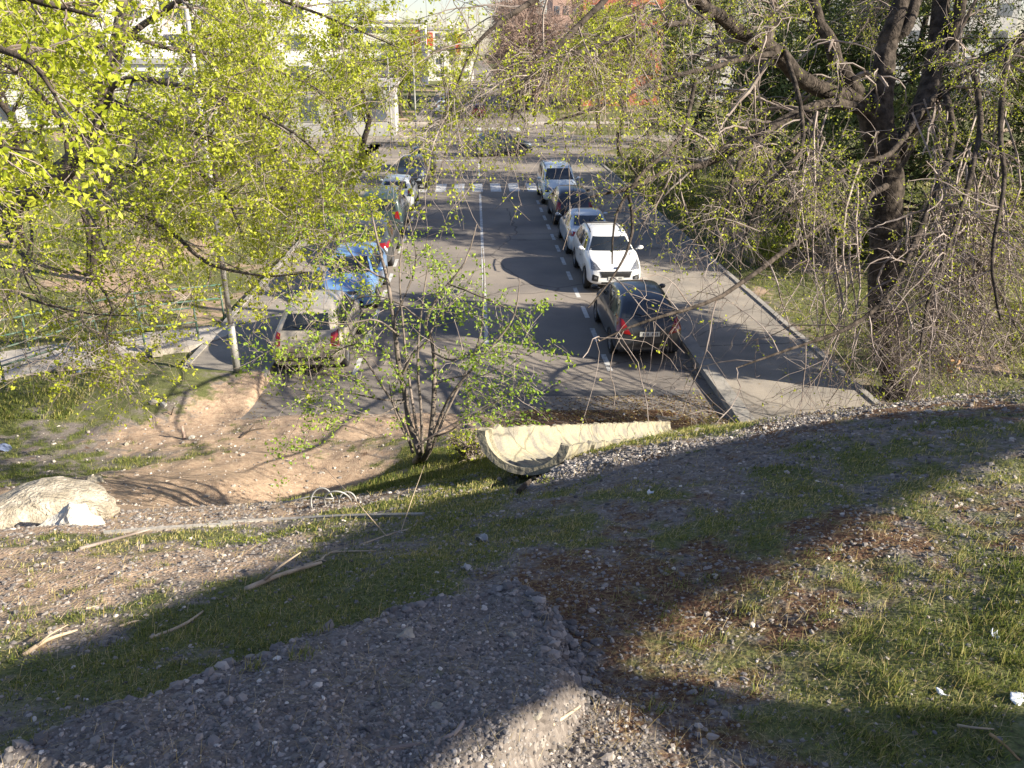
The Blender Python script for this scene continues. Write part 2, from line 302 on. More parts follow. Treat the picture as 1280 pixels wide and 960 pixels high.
# masks from ground blobs: (px,py, radius px along ground approx, R grass, G dirt, B moss)
BL = [(60,930,.4,.25,.2,.1),(0,880,.4,.6,.3,.1),(150,850,.35,.85,.1,.1),(120,910,.3,.7,.2,.1),(40,950,.3,.45,.3,.1),(200,868,.25,.8,0,.1),(60,780,.45,.45,.5,.1),(250,760,.4,.9,.1,.1),(400,745,.4,.95,.1,.1),(560,690,.5,.8,0,.1),(480,720,.35,.9,0,.1),
 (330,800,.3,.9,0,.1),(180,730,.5,.1,.8,.1),(60,720,.5,.15,.85,.1),(300,710,.4,.35,.55,.1),(130,690,.35,.7,.4,.0),(40,690,.3,.6,.5,0),(400,690,.4,.45,.45,.1),(300,670,.35,.7,.3,.1),(230,690,.3,.2,.6,0),
 (560,630,.5,.95,.0,.05),(500,650,.5,.8,.2,.05),(640,600,.4,.95,0,.05),(690,615,.25,.9,0,.1),(600,660,.4,.85,0,.1),(430,660,.4,.35,.6,.1),
 (720,600,.3,.15,.4,.3),(780,580,.5,.1,.45,.35),(850,565,.5,.15,.35,.45),(950,545,.4,.1,.1,.6),(1040,520,.4,.2,.1,.6),(1150,505,.5,.35,.1,.6),(1250,495,.6,.4,0,.6),
 (760,550,.4,.7,.2,.3),(860,545,.5,.8,.2,.2),(920,530,.7,.85,.1,.1),
 (700,640,.4,.45,.3,.35),(800,640,.5,.55,.25,.4),(900,610,.6,.72,0,.2),(1020,590,.6,.78,0,.1),(1150,570,.6,.66,0,.25),(1250,540,.6,.55,0,.35),(860,690,.4,.5,.25,.5),(760,700,.35,.45,.25,.5),
 (700,760,.25,.2,0,.8),(740,850,.25,.15,0,.85),(780,900,.2,.2,0,.85),(840,800,.35,.45,.1,.75),(900,740,.35,.3,.1,.8),(1000,700,.4,.42,.1,.65),(960,800,.3,.35,.1,.8),(1060,800,.3,.15,0,.8),(1100,680,.35,.35,.1,.75),(1180,690,.3,.05,0,.75),
 (1230,640,.4,.6,.0,.5),(1150,760,.3,.75,0,.3),(1060,740,.3,.45,.1,.65),(1200,830,.5,1,0,.05),(1280,760,.6,1,0,.0),(1120,860,.3,1,0,.1),(1180,930,.3,.75,0,.2),(1020,880,.25,.8,0,.3),(960,920,.25,.3,0,.8),(880,920,.25,.3,.1,.7),(880,860,.2,.55,.1,.5),
 (330,920,.45,0,0,0),(500,850,.6,0,0,0),(620,780,.3,0,0,0),(600,920,.5,.0,.1,.0),(680,930,.2,.05,.1,.2),
 (60,480,1.5,1,0,0),(160,470,1.5,1,0,0),(220,485,1.1,1,.1,0),(120,490,1.2,1,0,0),(100,510,1.2,.6,.4,0),(40,530,1,.8,.1,.1),(60,560,1.4,.5,.4,.3),(200,540,.9,.1,.8,.2),(30,590,.9,.7,.3,.1),(120,590,.8,.8,.3,.1),(250,570,.7,.6,.4,.1),(380,562,.7,.6,.4,.1),
 (280,500,1.0,.05,1,0),(300,540,1,.3,.8,.1),(330,525,.5,.7,.4,0),(400,520,1.2,.05,.95,.05),(480,520,1.2,.05,.95,.1),(560,515,1.2,.0,.9,.15),(700,520,1,.05,.5,.7),(850,515,1,.05,.5,.8),(780,518,1,.0,.6,.6),
 (200,600,1.2,0,1,0),(300,585,1.2,0,1,0),(400,595,1.2,.0,.95,.1),(200,640,.8,0,1,0),(330,625,.8,0,.9,0),(250,650,.5,.1,.9,0),(430,580,.8,.3,.6,.3),(490,570,.7,.8,.3,.2),(560,565,.6,.85,.2,.2),(560,585,.6,.9,.1,.2),(480,610,.6,.8,.3,.2),(430,625,.4,.1,.5,.5)]
BX = []
for a, b, r_, *_c in BL:
    q = hit(a, b); BX.append((q[0], q[1], r_))
BX = np.array(BX); BC = np.array([b[3:] for b in BL])
def masks(x, y):
    x = np.atleast_1d(np.asarray(x, float)); y = np.atleast_1d(np.asarray(y, float)); out = np.zeros((len(x), 3))
    for i in range(0, len(x), 20000):
        xs = x[i:i+20000]; ys = y[i:i+20000]
        wob = 0.12*fbm(xs*3, ys*3, 2, 3); wo2 = 0.12*fbm(xs*3+9, ys*3+5, 2, 13)
        d2 = (xs[:, None]+wob[:, None]-BX[None, :, 0])**2+(ys[:, None]+wo2[:, None]-BX[None, :, 1])**2
        wt = np.exp(-d2/(BX[None, :, 2]**2)*1.1)+1e-9/(1+d2)
        out[i:i+20000] = (wt @ BC)/wt.sum(1)[:, None]
    # lawns
    lr = np.where(x < 0, smooth01(y, 16.5, 17.5)*smooth01(-x, 7.0, 7.4), smooth01(y, 12.5, 14.5)*smooth01(x, 8.5, 9.0))
    pat = smooth01(fbm(x*.25, y*.25, 4, 55), -.15, .5)
    lawn = np.stack([.95-.6*pat, .15+.75*pat, .0*pat], -1)
    out = out*(1-lr[:, None])+lawn*lr[:, None]
    mc = poly_sd(x, y, MND); k = smooth01(mc, -.08, .03)[:, None]
    out = out*(1-k)+np.array([0, 0, .0])*k
    n = fbm(x*4, y*4, 4, 41)
    out[:, 0] = np.clip(out[:, 0]+n*.6, 0, 1); out[:, 2] = np.clip(out[:, 2]-n*.3+.3*fbm(x*9, y*9, 3, 91), 0, 1)
    return np.clip(out, 0, 1)

def make_ground():
    th = np.radians(np.concatenate([np.linspace(-52, 52, 521), np.linspace(54, 306, 64)]))   # 0 = straight ahead
    rr = np.concatenate([np.geomspace(.5, 9, 330), np.geomspace(9.05, 30, 190), np.geomspace(30.5, 200, 60), np.geomspace(215, 3000, 14)])
    Rg, Tg = np.meshgrid(rr, th, indexing='ij'); x = (Rg*np.sin(Tg)).ravel(); y = (Rg*np.cos(Tg)).ravel()
    z = terr(x, y); mk = masks(x, y)
    n, k = len(rr), len(th)
    i = np.arange(n-1)[:, None]*k; j = np.arange(k)[None]; j2 = (j+1) % k
    F = np.stack([i+j, i+j2, i+k+j2, i+k+j], -1).reshape(-1, 4)[:, ::-1]
    V = np.stack([x, y, z], -1); V = np.vstack([V, [0, 0, T1(0, 0)]]); jj = np.arange(k)
    F3 = np.stack([np.full(k, n*k), (jj+1) % k, jj], -1)
    mk = np.vstack([mk, [0, 0, 0]]); rgba = np.hstack([mk, np.ones((len(mk), 1))])
    me = np_mesh('ground', V, [F, F3], True, {'mask': ('POINT', 'FLOAT_COLOR', rgba)})
    m = bpy.data.materials.new('ground_soil'); m.use_nodes = True; nt = m.node_tree; b = nt.nodes['Principled BSDF']
    b.inputs['Roughness'].default_value = .95; b.inputs['Specular IOR Level'].default_value = .2
    L = nt.links.new
    at = nt.nodes.new('ShaderNodeAttribute'); at.attribute_name = 'mask'; sp = nt.nodes.new('ShaderNodeSeparateColor'); L(at.outputs['Color'], sp.inputs[0])
    tc = nt.nodes.new('ShaderNodeTexCoord')
    def nz(s, d=8, dist=0):
        q = nt.nodes.new('ShaderNodeTexNoise'); q.inputs['Scale'].default_value = s; q.inputs['Detail'].default_value = d; q.inputs['Roughness'].default_value = .65; L(tc.outputs['Object'], q.inputs['Vector']); return q.outputs[0]
    def ramp(f, cols, ps):
        r = nt.nodes.new('ShaderNodeValToRGB'); e = r.color_ramp.elements
        e[0].position = ps[0]; e[0].color = (*cols[0], 1); e[1].position = ps[-1]; e[1].color = (*cols[-1], 1)
        for c, p_ in zip(cols[1:-1], ps[1:-1]): q = e.new(p_); q.color = (*c, 1)
        L(f, r.inputs[0]); return r.outputs[0]
    vor = nt.nodes.new('ShaderNodeTexVoronoi'); vor.inputs['Scale'].default_value = 55; vor.inputs['Randomness'].default_value = 1; L(tc.outputs['Object'], vor.inputs['Vector'])
    vr = nt.nodes.new('ShaderNodeSeparateColor'); L(vor.outputs['Color'], vr.inputs[0])
    n1 = nz(14); n2 = nz(45); n3 = nz(2.2); n4 = nz(120, 3)
    grav0 = ramp(vr.outputs[0], [(.115,.10,.09), (.19,.168,.152), (.26,.23,.205), (.38,.345,.31)], [0, .5, .85, 1])
    gravd = ramp(n2, [(.10,.083,.07), (.24,.205,.175)], [.35, .65])
    dirt = ramp(n1, [(.25,.175,.12), (.38,.275,.195), (.50,.385,.27)], [.3, .5, .7])
    grs = ramp(n2, [(.06,.055,.03), (.115,.13,.045), (.21,.20,.09)], [.32, .5, .7])
    mos = ramp(n2, [(.045,.022,.014), (.12,.065,.04), (.27,.20,.10)], [.33, .5, .7])
    def mix(f, a, b_):
        q = nt.nodes.new('ShaderNodeMix'); q.data_type = 'RGBA'
        if isinstance(f, float): q.inputs[0].default_value = f
        else: L(f, q.inputs[0])
        L(a, q.inputs[6]); L(b_, q.inputs[7]); return q.outputs[2]
    def fac(mk_, nz_, lo=.42, hi=.62):
        a = nt.nodes.new('ShaderNodeMath'); a.operation = 'ADD'; L(mk_, a.inputs[0]); L(nz_, a.inputs[1])
        s = nt.nodes.new('ShaderNodeMath'); s.operation = 'SUBTRACT'; L(a.outputs[0], s.inputs[0]); s.inputs[1].default_value = .5
        r = nt.nodes.new('ShaderNodeMapRange'); r.inputs[1].default_value = lo; r.inputs[2].default_value = hi; L(s.outputs[0], r.inputs[0]); return r.outputs[0]
    c = mix(.5, grav0, gravd)
    c = mix(fac(sp.outputs[1], nz(5)), c, dirt); c = mix(fac(sp.outputs[2], n1, .38, .6), c, mos); c = mix(fac(sp.outputs[0], nz(9), .44, .72), c, grs)
    L(c, b.inputs['Base Color'])
    ad = nt.nodes.new('ShaderNodeMath'); ad.operation = 'MULTIPLY_ADD'; L(vor.outputs['Distance'], ad.inputs[0]); ad.inputs[1].default_value = -.8; L(n2, ad.inputs[2])
    bp = nt.nodes.new('ShaderNodeBump'); bp.inputs['Strength'].default_value = .8; bp.inputs['Distance'].default_value = .012; L(ad.outputs[0], bp.inputs['Height']); L(bp.outputs[0], b.inputs['Normal'])
    me.materials.append(m)
    link('ground', me, None, kind='structure')
make_ground()
sky_free = True

# ------------------------------------------------------------------ roads and pavements
def sheet(name, x0, x1, y0, y1, z, m, nx=2, ny=2, thick=0, wob=0, **k):
    """flat slab with its own thickness"""
    xs = np.linspace(x0, x1, nx); ys = np.linspace(y0, y1, ny)
    if thick:
        mb = MB(); mb.box(((x0+x1)/2, (y0+y1)/2, z-thick/2), (x1-x0, y1-y0, thick)); return mb.build(name, m, **k)
    X, Y = np.meshgrid(xs, ys); V = np.stack([X.ravel(), Y.ravel(), np.full(X.size, z)], -1)
    i = np.arange(ny-1)[:, None]*nx; j = np.arange(nx-1)[None]
    F = np.stack([i+j, i+j+1, i+nx+j+1, i+nx+j], -1).reshape(-1, 4)
    return link(name, np_mesh(name, V, [F]), m, **k)
KR, KL, WR, WL = 5.23, -4.9, 8.45, -7.0
S = dict(kind='structure')
sheet('road', KL-.1, KR+.1, 14.2, 58.5, 0.0, M['asphalt'], **S)
sheet('road', KL-.1, KR+.1, 88.0, 420, 0.0, M['asphalt'], **S)
sheet('cross_road', -150, 150, 58.5, 69.5, 0.0, M['asphalt'], **S)
sheet('cross_road', -150, 150, 74.5, 88.0, 0.0, M['asphalt'], **S)
sheet('median', -150, -2.0, 69.5, 74.5, .14, M['pave'], thick=.3, **S)
sheet('median', 6.0, 150, 69.5, 74.5, .14, M['pave'], thick=.3, **S)
sheet('median_gap', -2.0, 6.0, 69.5, 74.5, 0.0, M['asphalt'], **S)
def walk(name, x0, x1, y0, y1, kx, side):
    sheet(name, x0, x1, y0, y1, .13, M['pave'], thick=.3, **S)
# right pavement with kerb stones, left pavement
for (y0, y1) in ((13.9, 56.0), (90.5, 420)):
    sheet('pavement_right', KR+.34, WR-.12, y0, y1, .125, M['pave'], thick=.3, **S)
    sheet('pavement_left', WL+.12, KL-.17, y0+(3.6 if y0 < 20 else 1.6), y1, .125, M['pave'], thick=.3, **S)
def kerb(name, x0, x1, y0, y1, z, step=1.0):
    mb = MB(); y = y0; rg = random.Random(int(y0*10+x0*7))
    while y < y1-.05:
        L_ = min(step, y1-y); j = rg.uniform(-.008, .008)
        mb.box(((x0+x1)/2+j, y+L_/2, z/2-.06+rg.uniform(-.004, .004)), (x1-x0, L_-.012, z+.12)); y += L_
    return mb.build(name, M['kerb'], **S)
kerb('kerb_right', KR, KR+.335, 13.9, 58, .155)
kerb('kerb_left', KL-.165, KL, 17.3, 58, .14)
kerb('pavement_edging_right', WR-.115, WR+.03, 13.9, 56, .17)
kerb('pavement_edging_left', WL-.03, WL+.115, 17.5, 56, .16)
sheet('pavement_cross_road', -150, KL-.2, 56.05, 58.45, .125, M['pave'], thick=.3, **S)
sheet('pavement_cross_road', KR+.35, 150, 56.05, 58.45, .125, M['pave'], thick=.3, **S)
sheet('pavement_cross_road', -150, KL-.2, 88.05, 90.4, .125, M['concrete'], thick=.3, **S)
sheet('pavement_cross_road', KR+.35, 150, 88.05, 90.4, .125, M['concrete'], thick=.3, **S)
# painted markings: worn sheets 4 mm above the asphalt
def lines(name, rects, z=.004, m='line'):
    mb = MB()
    for (x0, x1, y0, y1) in rects: mb.add([(x0, y0, z), (x1, y0, z), (x1, y1, z), (x0, y1, z)], [(0, 1, 2, 3)])
    return mb.build(name, M[m], **S)
lines('centre_line_marking', [(.15, .26, 19.6, 43.5)])
lines('centre_line_marking', [(.15, .26, 50, 57.5), (.15, .26, 92, 110), (.15, .26, 113, 116), (.15, .26, 121, 124), (.15, .26, 130, 133)])
lines('parking_bay_marking', [(3.05, 3.18, y, y+1.12) for y in np.arange(17.6, 42, 2.06)])
lines('parking_bay_marking', [(-3.0, -2.88, y, y+1.12) for y in np.arange(17.6, 42, 2.06)])
lines('zebra_crossing_marking', [(x, x+.58, 44.3, 47.2) for x in np.arange(-4.3, 5.0, 1.02)], m='zebra')
lines('zebra_crossing_marking', [(x, x+.6, 80.5, 84.5) for x in np.arange(-1.2, 4.2, 1.25)], m='zebra')
lines('lane_marking', [(x, x+2.5, 64.0, 64.14) for x in np.arange(-60, 60, 6)]+[(-4.8, 0, 57.9, 58.25)])
lines('lane_marking', [(x, x+2.5, 81.0, 81.14) for x in list(np.arange(-60, -4, 6))+list(np.arange(9, 60, 6))]+[(-60, 60, 69.2, 69.32)])

def blot(name, pts, z=.003):
    n = len(pts); V = [(x, y, z) for x, y in pts]; link(name, np_mesh(name, V, [np.arange(n)[None]]), M['patch'], kind='structure')
blot('road_repair_patch', [(-1.9, 20.2), (-.6, 20.1), (-.55, 23.0), (-1.85, 23.1)]); blot('road_repair_patch', [(-2.3, 33), (-.4, 33.1), (-.4, 34.1), (-2.3, 34.0)])
blot('road_repair_patch', [(.4, 16.2), (4.9, 16.0), (4.9, 16.35), (.45, 16.5)])

# curved concrete path on the left, thing-by-thing street furniture beside it
def slab_poly(name, near, far, z, m, th=.12, **k):
    a = np.array([G(*p, z)[:2] for p in near]); b = np.array([G(*p, z)[:2] for p in far]); n = len(a)
    mb = MB()
    T = [(*p, z) for p in a]+[(*p, z) for p in b]; B = [(*p, z-th-.2) for p in a]+[(*p, z-th-.2) for p in b]
    F = [(i, i+1, n+i+1, n+i) for i in range(n-1)]
    F += [(i, 2*n+i, 2*n+i+1, i+1) for i in range(n-1)]+[(n+i, n+i+1, 3*n+i+1, 3*n+i) for i in range(n-1)]+[(0, n, 3*n, 2*n), (n-1, 3*n-1, 4*n-1, 2*n-1)]
    mb.add(T+B, F); return mb.build(name, m, **k)
slab_poly('path', [(-260,560),(-60,500),(5,474),(60,462),(120,457),(170,441),(245,431),(282,420)], [(-260,500),(-60,452),(0,440),(60,431),(120,424),(180,416),(240,409),(300,402)], .16, M['concrete'], **S)

# ------------------------------------------------------------------ cars
CAR_T = {
 # stations: x, z_bottom, z_belt, z_top, half_low, half_belt, half_top
 'hatch': dict(L=4.05, wb=(-1.28, 1.27), R=.315, st=[(-2.03,.34,.62,.72,.62,.66,.5),(-1.99,.24,.66,.90,.76,.78,.66),(-1.86,.20,.84,1.04,.82,.84,.70),(-1.62,.19,.90,1.25,.85,.86,.64),(-1.30,.19,.92,1.43,.86,.865,.58),(-.7,.19,.93,1.50,.865,.87,.58),(.0,.19,.93,1.51,.865,.87,.585),(.45,.19,.93,1.44,.865,.87,.57),(.95,.19,.92,1.14,.865,.86,.64),(1.2,.19,.88,.99,.86,.85,.68),(1.65,.2,.78,.88,.84,.81,.64),(1.93,.22,.66,.74,.76,.74,.58),(2.03,.30,.52,.60,.62,.62,.45)],
   side=[(-1.45,1.02,-.62,1.01,-.62,1.35,-1.22,1.34),(-.52,1.01,.28,1.01,.20,1.37,-.52,1.37),(.38,1.01,1.02,1.0,.62,1.28,.30,1.35)],
   ws=(.66,1.03,.50,1.37), rw=(.58,1.08,.48,1.36)),
 'sedan': dict(L=4.3, wb=(-1.35, 1.35), R=.315, st=[(-2.15,.34,.60,.72,.62,.66,.5),(-2.1,.24,.70,.88,.78,.78,.66),(-1.95,.2,.84,.97,.83,.84,.70),(-1.55,.19,.88,1.02,.86,.86,.70),(-1.2,.19,.9,1.16,.86,.865,.62),(-.75,.19,.92,1.38,.865,.87,.56),(-.3,.19,.92,1.44,.865,.87,.57),(.15,.19,.92,1.44,.865,.87,.57),(.5,.19,.92,1.36,.865,.87,.56),(1.0,.19,.90,1.07,.86,.86,.64),(1.25,.19,.87,.95,.86,.85,.68),(1.7,.2,.76,.85,.84,.81,.64),(2.0,.22,.64,.72,.76,.74,.58),(2.13,.3,.5,.58,.62,.62,.45)],
   side=[(-1.2,.97,-.5,.97,-.5,1.30,-.72,1.30),(-.4,.97,.3,.97,.25,1.31,-.4,1.31),(.4,.97,1.0,.97,.62,1.22,.33,1.30)],
   ws=(.66,.99,.50,1.31), rw=(.60,1.06,.50,1.32)),
 'suv': dict(L=4.48, wb=(-1.33, 1.34), R=.36, st=[(-2.24,.42,.7,.82,.66,.70,.5),(-2.2,.3,.8,1.0,.82,.84,.7),(-2.08,.25,.95,1.15,.89,.90,.74),(-1.85,.25,1.02,1.40,.92,.92,.68),(-1.55,.25,1.04,1.58,.925,.925,.62),(-.9,.25,1.05,1.64,.93,.93,.62),(.0,.25,1.05,1.64,.93,.93,.625),(.5,.25,1.05,1.55,.93,.93,.61),(.95,.25,1.04,1.29,.93,.93,.68),(1.2,.25,1.02,1.12,.925,.92,.74),(1.7,.26,.95,1.04,.91,.89,.72),(2.05,.28,.84,.93,.86,.84,.66),(2.2,.32,.66,.78,.76,.76,.56),(2.24,.4,.55,.66,.66,.68,.5)],
   side=[(-1.65,1.13,-.75,1.13,-.75,1.48,-1.35,1.46),(-.65,1.13,.2,1.13,.14,1.49,-.65,1.49),(.3,1.13,1.05,1.13,.62,1.40,.24,1.48)],
   ws=(.74,1.16,.55,1.49), rw=(.66,1.18,.54,1.50)),
 'van': dict(L=4.35, wb=(-1.3, 1.35), R=.32, st=[(-2.18,.36,.75,.9,.66,.72,.6),(-2.15,.24,.9,1.2,.82,.84,.74),(-2.05,.2,1.0,1.60,.87,.88,.70),(-1.85,.2,1.02,1.76,.89,.89,.68),(-1.0,.2,1.03,1.82,.90,.90,.68),(.1,.2,1.03,1.80,.90,.90,.68),(.55,.2,1.03,1.70,.90,.90,.66),(1.0,.2,1.02,1.36,.90,.89,.70),(1.35,.2,.98,1.12,.89,.88,.72),(1.75,.2,.86,.98,.86,.84,.66),(2.05,.24,.7,.8,.78,.76,.58),(2.17,.32,.55,.64,.62,.64,.45)],
   side=[(-1.85,1.12,-.85,1.12,-.85,1.58,-1.80,1.56),(-.75,1.12,.25,1.12,.2,1.58,-.75,1.58),(.35,1.12,1.2,1.1,.75,1.45,.3,1.57)],
   ws=(.72,1.16,.56,1.62), rw=(.66,1.12,.58,1.56)),
}
_cache = {}
def car_shell(kind):
    if kind in _cache: return _cache[kind]
    D = CAR_T[kind]; rings = []
    for (x, zb, zl, zt, hw, hb, ht) in D['st']:
        zm = zb+(zl-zb)*.45
        half = [(0, zb), (hw*.8, zb), (hw, zb+.09), (hb+.012, zm), (hb, zl-.06), (hb*.985 if zt-zl > .2 else hb*.95, zl), ((hb*.97+ht)/2 if zt-zl > .2 else (hb*.9+ht)/2, (zl+zt)/2+.01), (ht+.035, zt-.055 if zt-zl > .2 else zt-.02), (ht*.8, zt), (0, zt+.018)]
        full = half+[(-y, z) for y, z in half[-2:0:-1]]
        rings.append([(x, y, z) for y, z in full])
    k = len(rings[0]); n = len(rings); V = np.array(rings).reshape(-1, 3)
    F = [(i*k+j, (i+1)*k+j, (i+1)*k+(j+1) % k, i*k+(j+1) % k) for i in range(n-1) for j in range(k)]
    bm = bmesh.new(); vs = [bm.verts.new(v) for v in V]
    for f in F: bm.faces.new([vs[i] for i in f])
    # end caps: pair the two sides with quads
    for base, fl in ((0, False), ((n-1)*k, True)):
        h = k//2
        for j in range(0, h):
            a, b_, c, d = base+j, base+j+1, base+(k-j-1) % k, base+(k-j) % k
            ids = [a, b_, c, d]; ids2 = []
            for q in ids:
                if q not in ids2: ids2.append(q)
            if len(ids2) >= 3: bm.faces.new([vs[i] for i in (ids2 if not fl else ids2[::-1])])
    bmesh.ops.recalc_face_normals(bm, faces=bm.faces)
    me = bpy.data.meshes.new('shell'); bm.to_mesh(me); bm.free()
    me.materials.append(M['black_trim']); me.materials.append(M['black_trim'])
    o = bpy.data.objects.new('tmp', me); COL.objects.link(o)
    s = o.modifiers.new('s', 'SUBSURF'); s.levels = s.render_levels = 2
    cut = MB()
    R = D['R']+.055; th = np.linspace(0, 2*math.pi, 29)[:-1]
    for xw in D['wb']:
        for sy in (-1, 1):
            y0, y1 = sy*.60, sy*1.2; q = []
            for yy in (y0, y1): q += [(xw+R*math.cos(t), yy, D['R']+R*math.sin(t)) for t in th]
            m_ = len(th); fs = [(i, (i+1) % m_, m_+(i+1) % m_, m_+i) for i in range(m_)]
            me2 = bpy.data.meshes.new('c'); bm2 = bmesh.new(); vv = [bm2.verts.new(p) for p in q]
            for f in fs: bm2.faces.new([vv[i] for i in f])
            bm2.faces.new(vv[:m_]); bm2.faces.new(vv[m_:]); bmesh.ops.recalc_face_normals(bm2, faces=bm2.faces)
            bm2.to_mesh(me2); bm2.free(); me2.materials.append(M['black_trim']); me2.materials.append(M['black_trim'])
            for p in me2.polygons: p.material_index = 1
            co = bpy.data.objects.new('cut', me2); COL.objects.link(co)
            b = o.modifiers.new('b', 'BOOLEAN'); b.operation = 'DIFFERENCE'; b.object = co; b.solver = 'EXACT'
            cut.add([(0, 0, 0)])
    dg = bpy.context.evaluated_depsgraph_get(); dg.update()
    ev = bpy.data.meshes.new_from_object(o.evaluated_get(dg))
    ev.polygons.foreach_set('use_smooth', np.full(len(ev.polygons), True))
    for b in [m for m in o.modifiers if m.type == 'BOOLEAN']:
        bpy.data.objects.remove(b.object, do_unlink=True)
        o.modifiers.remove(b)
    dg = bpy.context.evaluated_depsgraph_get(); dg.update()
    full = bpy.data.meshes.new_from_object(o.evaluated_get(dg))
    vv = [v.co.copy() for v in full.vertices]; ff = [tuple(p.vertices) for p in full.polygons]
    bvh = BVHTree.FromPolygons(vv, ff)
    bpy.data.objects.remove(o, do_unlink=True)
    _cache[kind] = (ev, bvh); return _cache[kind]
def patch(bvh, quad, axis, off=.005, n=8):
    """quad: 4 corners in the two coordinates across the axis; laid onto the shell along the axis"""
    q = np.array(quad, float); V = []; N = n
    d = {'+x': Vector((1, 0, 0)), '-x': Vector((-1, 0, 0)), '+y': Vector((0, 1, 0)), '-y': Vector((0, -1, 0)), '+z': Vector((0, 0, 1))}[axis]
    for i in range(N+1):
        for j in range(N+1):
            s, t = i/N, j/N
            p = (1-s)*(1-t)*q[0]+s*(1-t)*q[1]+s*t*q[2]+(1-s)*t*q[3]
            if axis[1] == 'x': o = Vector((d.x*4, p[0], p[1]))
            elif axis[1] == 'y': o = Vector((p[0], d.y*4, p[1]))
            else: o = Vector((p[0], p[1], 4))
            loc, nor, _, _ = bvh.ray_cast(o, -d)
            if loc is None: loc = Vector((d.x*1.9, p[0], p[1])) if axis[1] == 'x' else Vector((p[0], d.y*.8, p[1])) if axis[1] == 'y' else Vector((p[0], p[1], 1)); nor = d
            if nor.dot(d) < 0: nor = -nor
            V.append(loc+nor*off)
    F = [(a*(N+1)+b, (a+1)*(N+1)+b, (a+1)*(N+1)+b+1, a*(N+1)+b+1) for a in range(N) for b in range(N)]
    # rim skirts give the pane its thickness
    return np.array([tuple(v) for v in V]), F
PAINTS = {}
def paint(col, metal=.3, rough=.32):
    k = (col, metal)
    if k not in PAINTS:
        PAINTS[k] = mat('car_paint', col, rough, metal=metal, coat=.7, noise=(2.2, tuple(c*.86+.012 for c in col), .4, .75), bump=(350, .02, .001))
    return PAINTS[k]
def wheel(parent, x, y, R, sy):
    k = 32; th = np.arange(k)*2*math.pi/k; mb = MB()
    prof = [(-.10, R*.66), (-.105, R*.9), (-.08, R*.985), (-.03, R), (.05, R), (.09, R*.985), (.105, R*.9), (.095, R*.66)]
    V = [(x+r*math.cos(t), y+sy*p, R+r*math.sin(t)) for p, r in prof for t in th]; m_ = len(prof)
    mb.add(V, [(i*k+j, i*k+(j+1) % k, ((i+1) % m_)*k+(j+1) % k, ((i+1) % m_)*k+j) for i in range(m_-1) for j in range(k)])
    w_ = empty('wheel', (0, 0, 0)); w_.parent = parent
    mb.build('tyre', M['tyre'], w_, smooth=True)
    mb = MB(); Ri = R*.67
    ring = [(.085, Ri), (.092, Ri*.9), (.06, Ri*.88), (.0, Ri*.86), (0, .02)]
    V = [(x+r*math.cos(t), y+sy*p, R+r*math.sin(t)) for p, r in ring for t in th]
    mb.add(V, [(i*k+j, i*k+(j+1) % k, (i+1)*k+(j+1) % k, (i+1)*k+j) for i in range(3) for j in range(k)])
    for q in range(7):
        a = q*2*math.pi/7; ca, sa = math.cos(a), math.sin(a)
        V = []
        for r, wd, dp in ((.03, .035, .075), (Ri*.92, .022, .085)):
            for s_ in (-1, 1):
                for dd in (0, -.03): V.append((x+r*ca-s_*wd*sa, y+sy*(dp+dd), R+r*sa+s_*wd*ca))
        mb.add(V, [(0, 2, 6, 4), (0, 1, 5, 4), (2, 3, 7, 6), (1, 3, 7, 5)])
    V = [(x+.045*math.cos(t), y+sy*.088, R+.045*math.sin(t)) for t in th]+[(x, y+sy*.092, R)]
    mb.add(V, None, [(j, (j+1) % k, k) for j in range(k)])
    mb.build('rim', M['rim'], w_)
    V = [(x+Ri*.86*math.cos(t), y+sy*.0, R+Ri*.86*math.sin(t)) for t in th]+[(x, y, R)]
    MB().add(V, None, [(j, (j+1) % k, k) for j in range(k)]).build('brake_disc', M['black_trim'], w_)
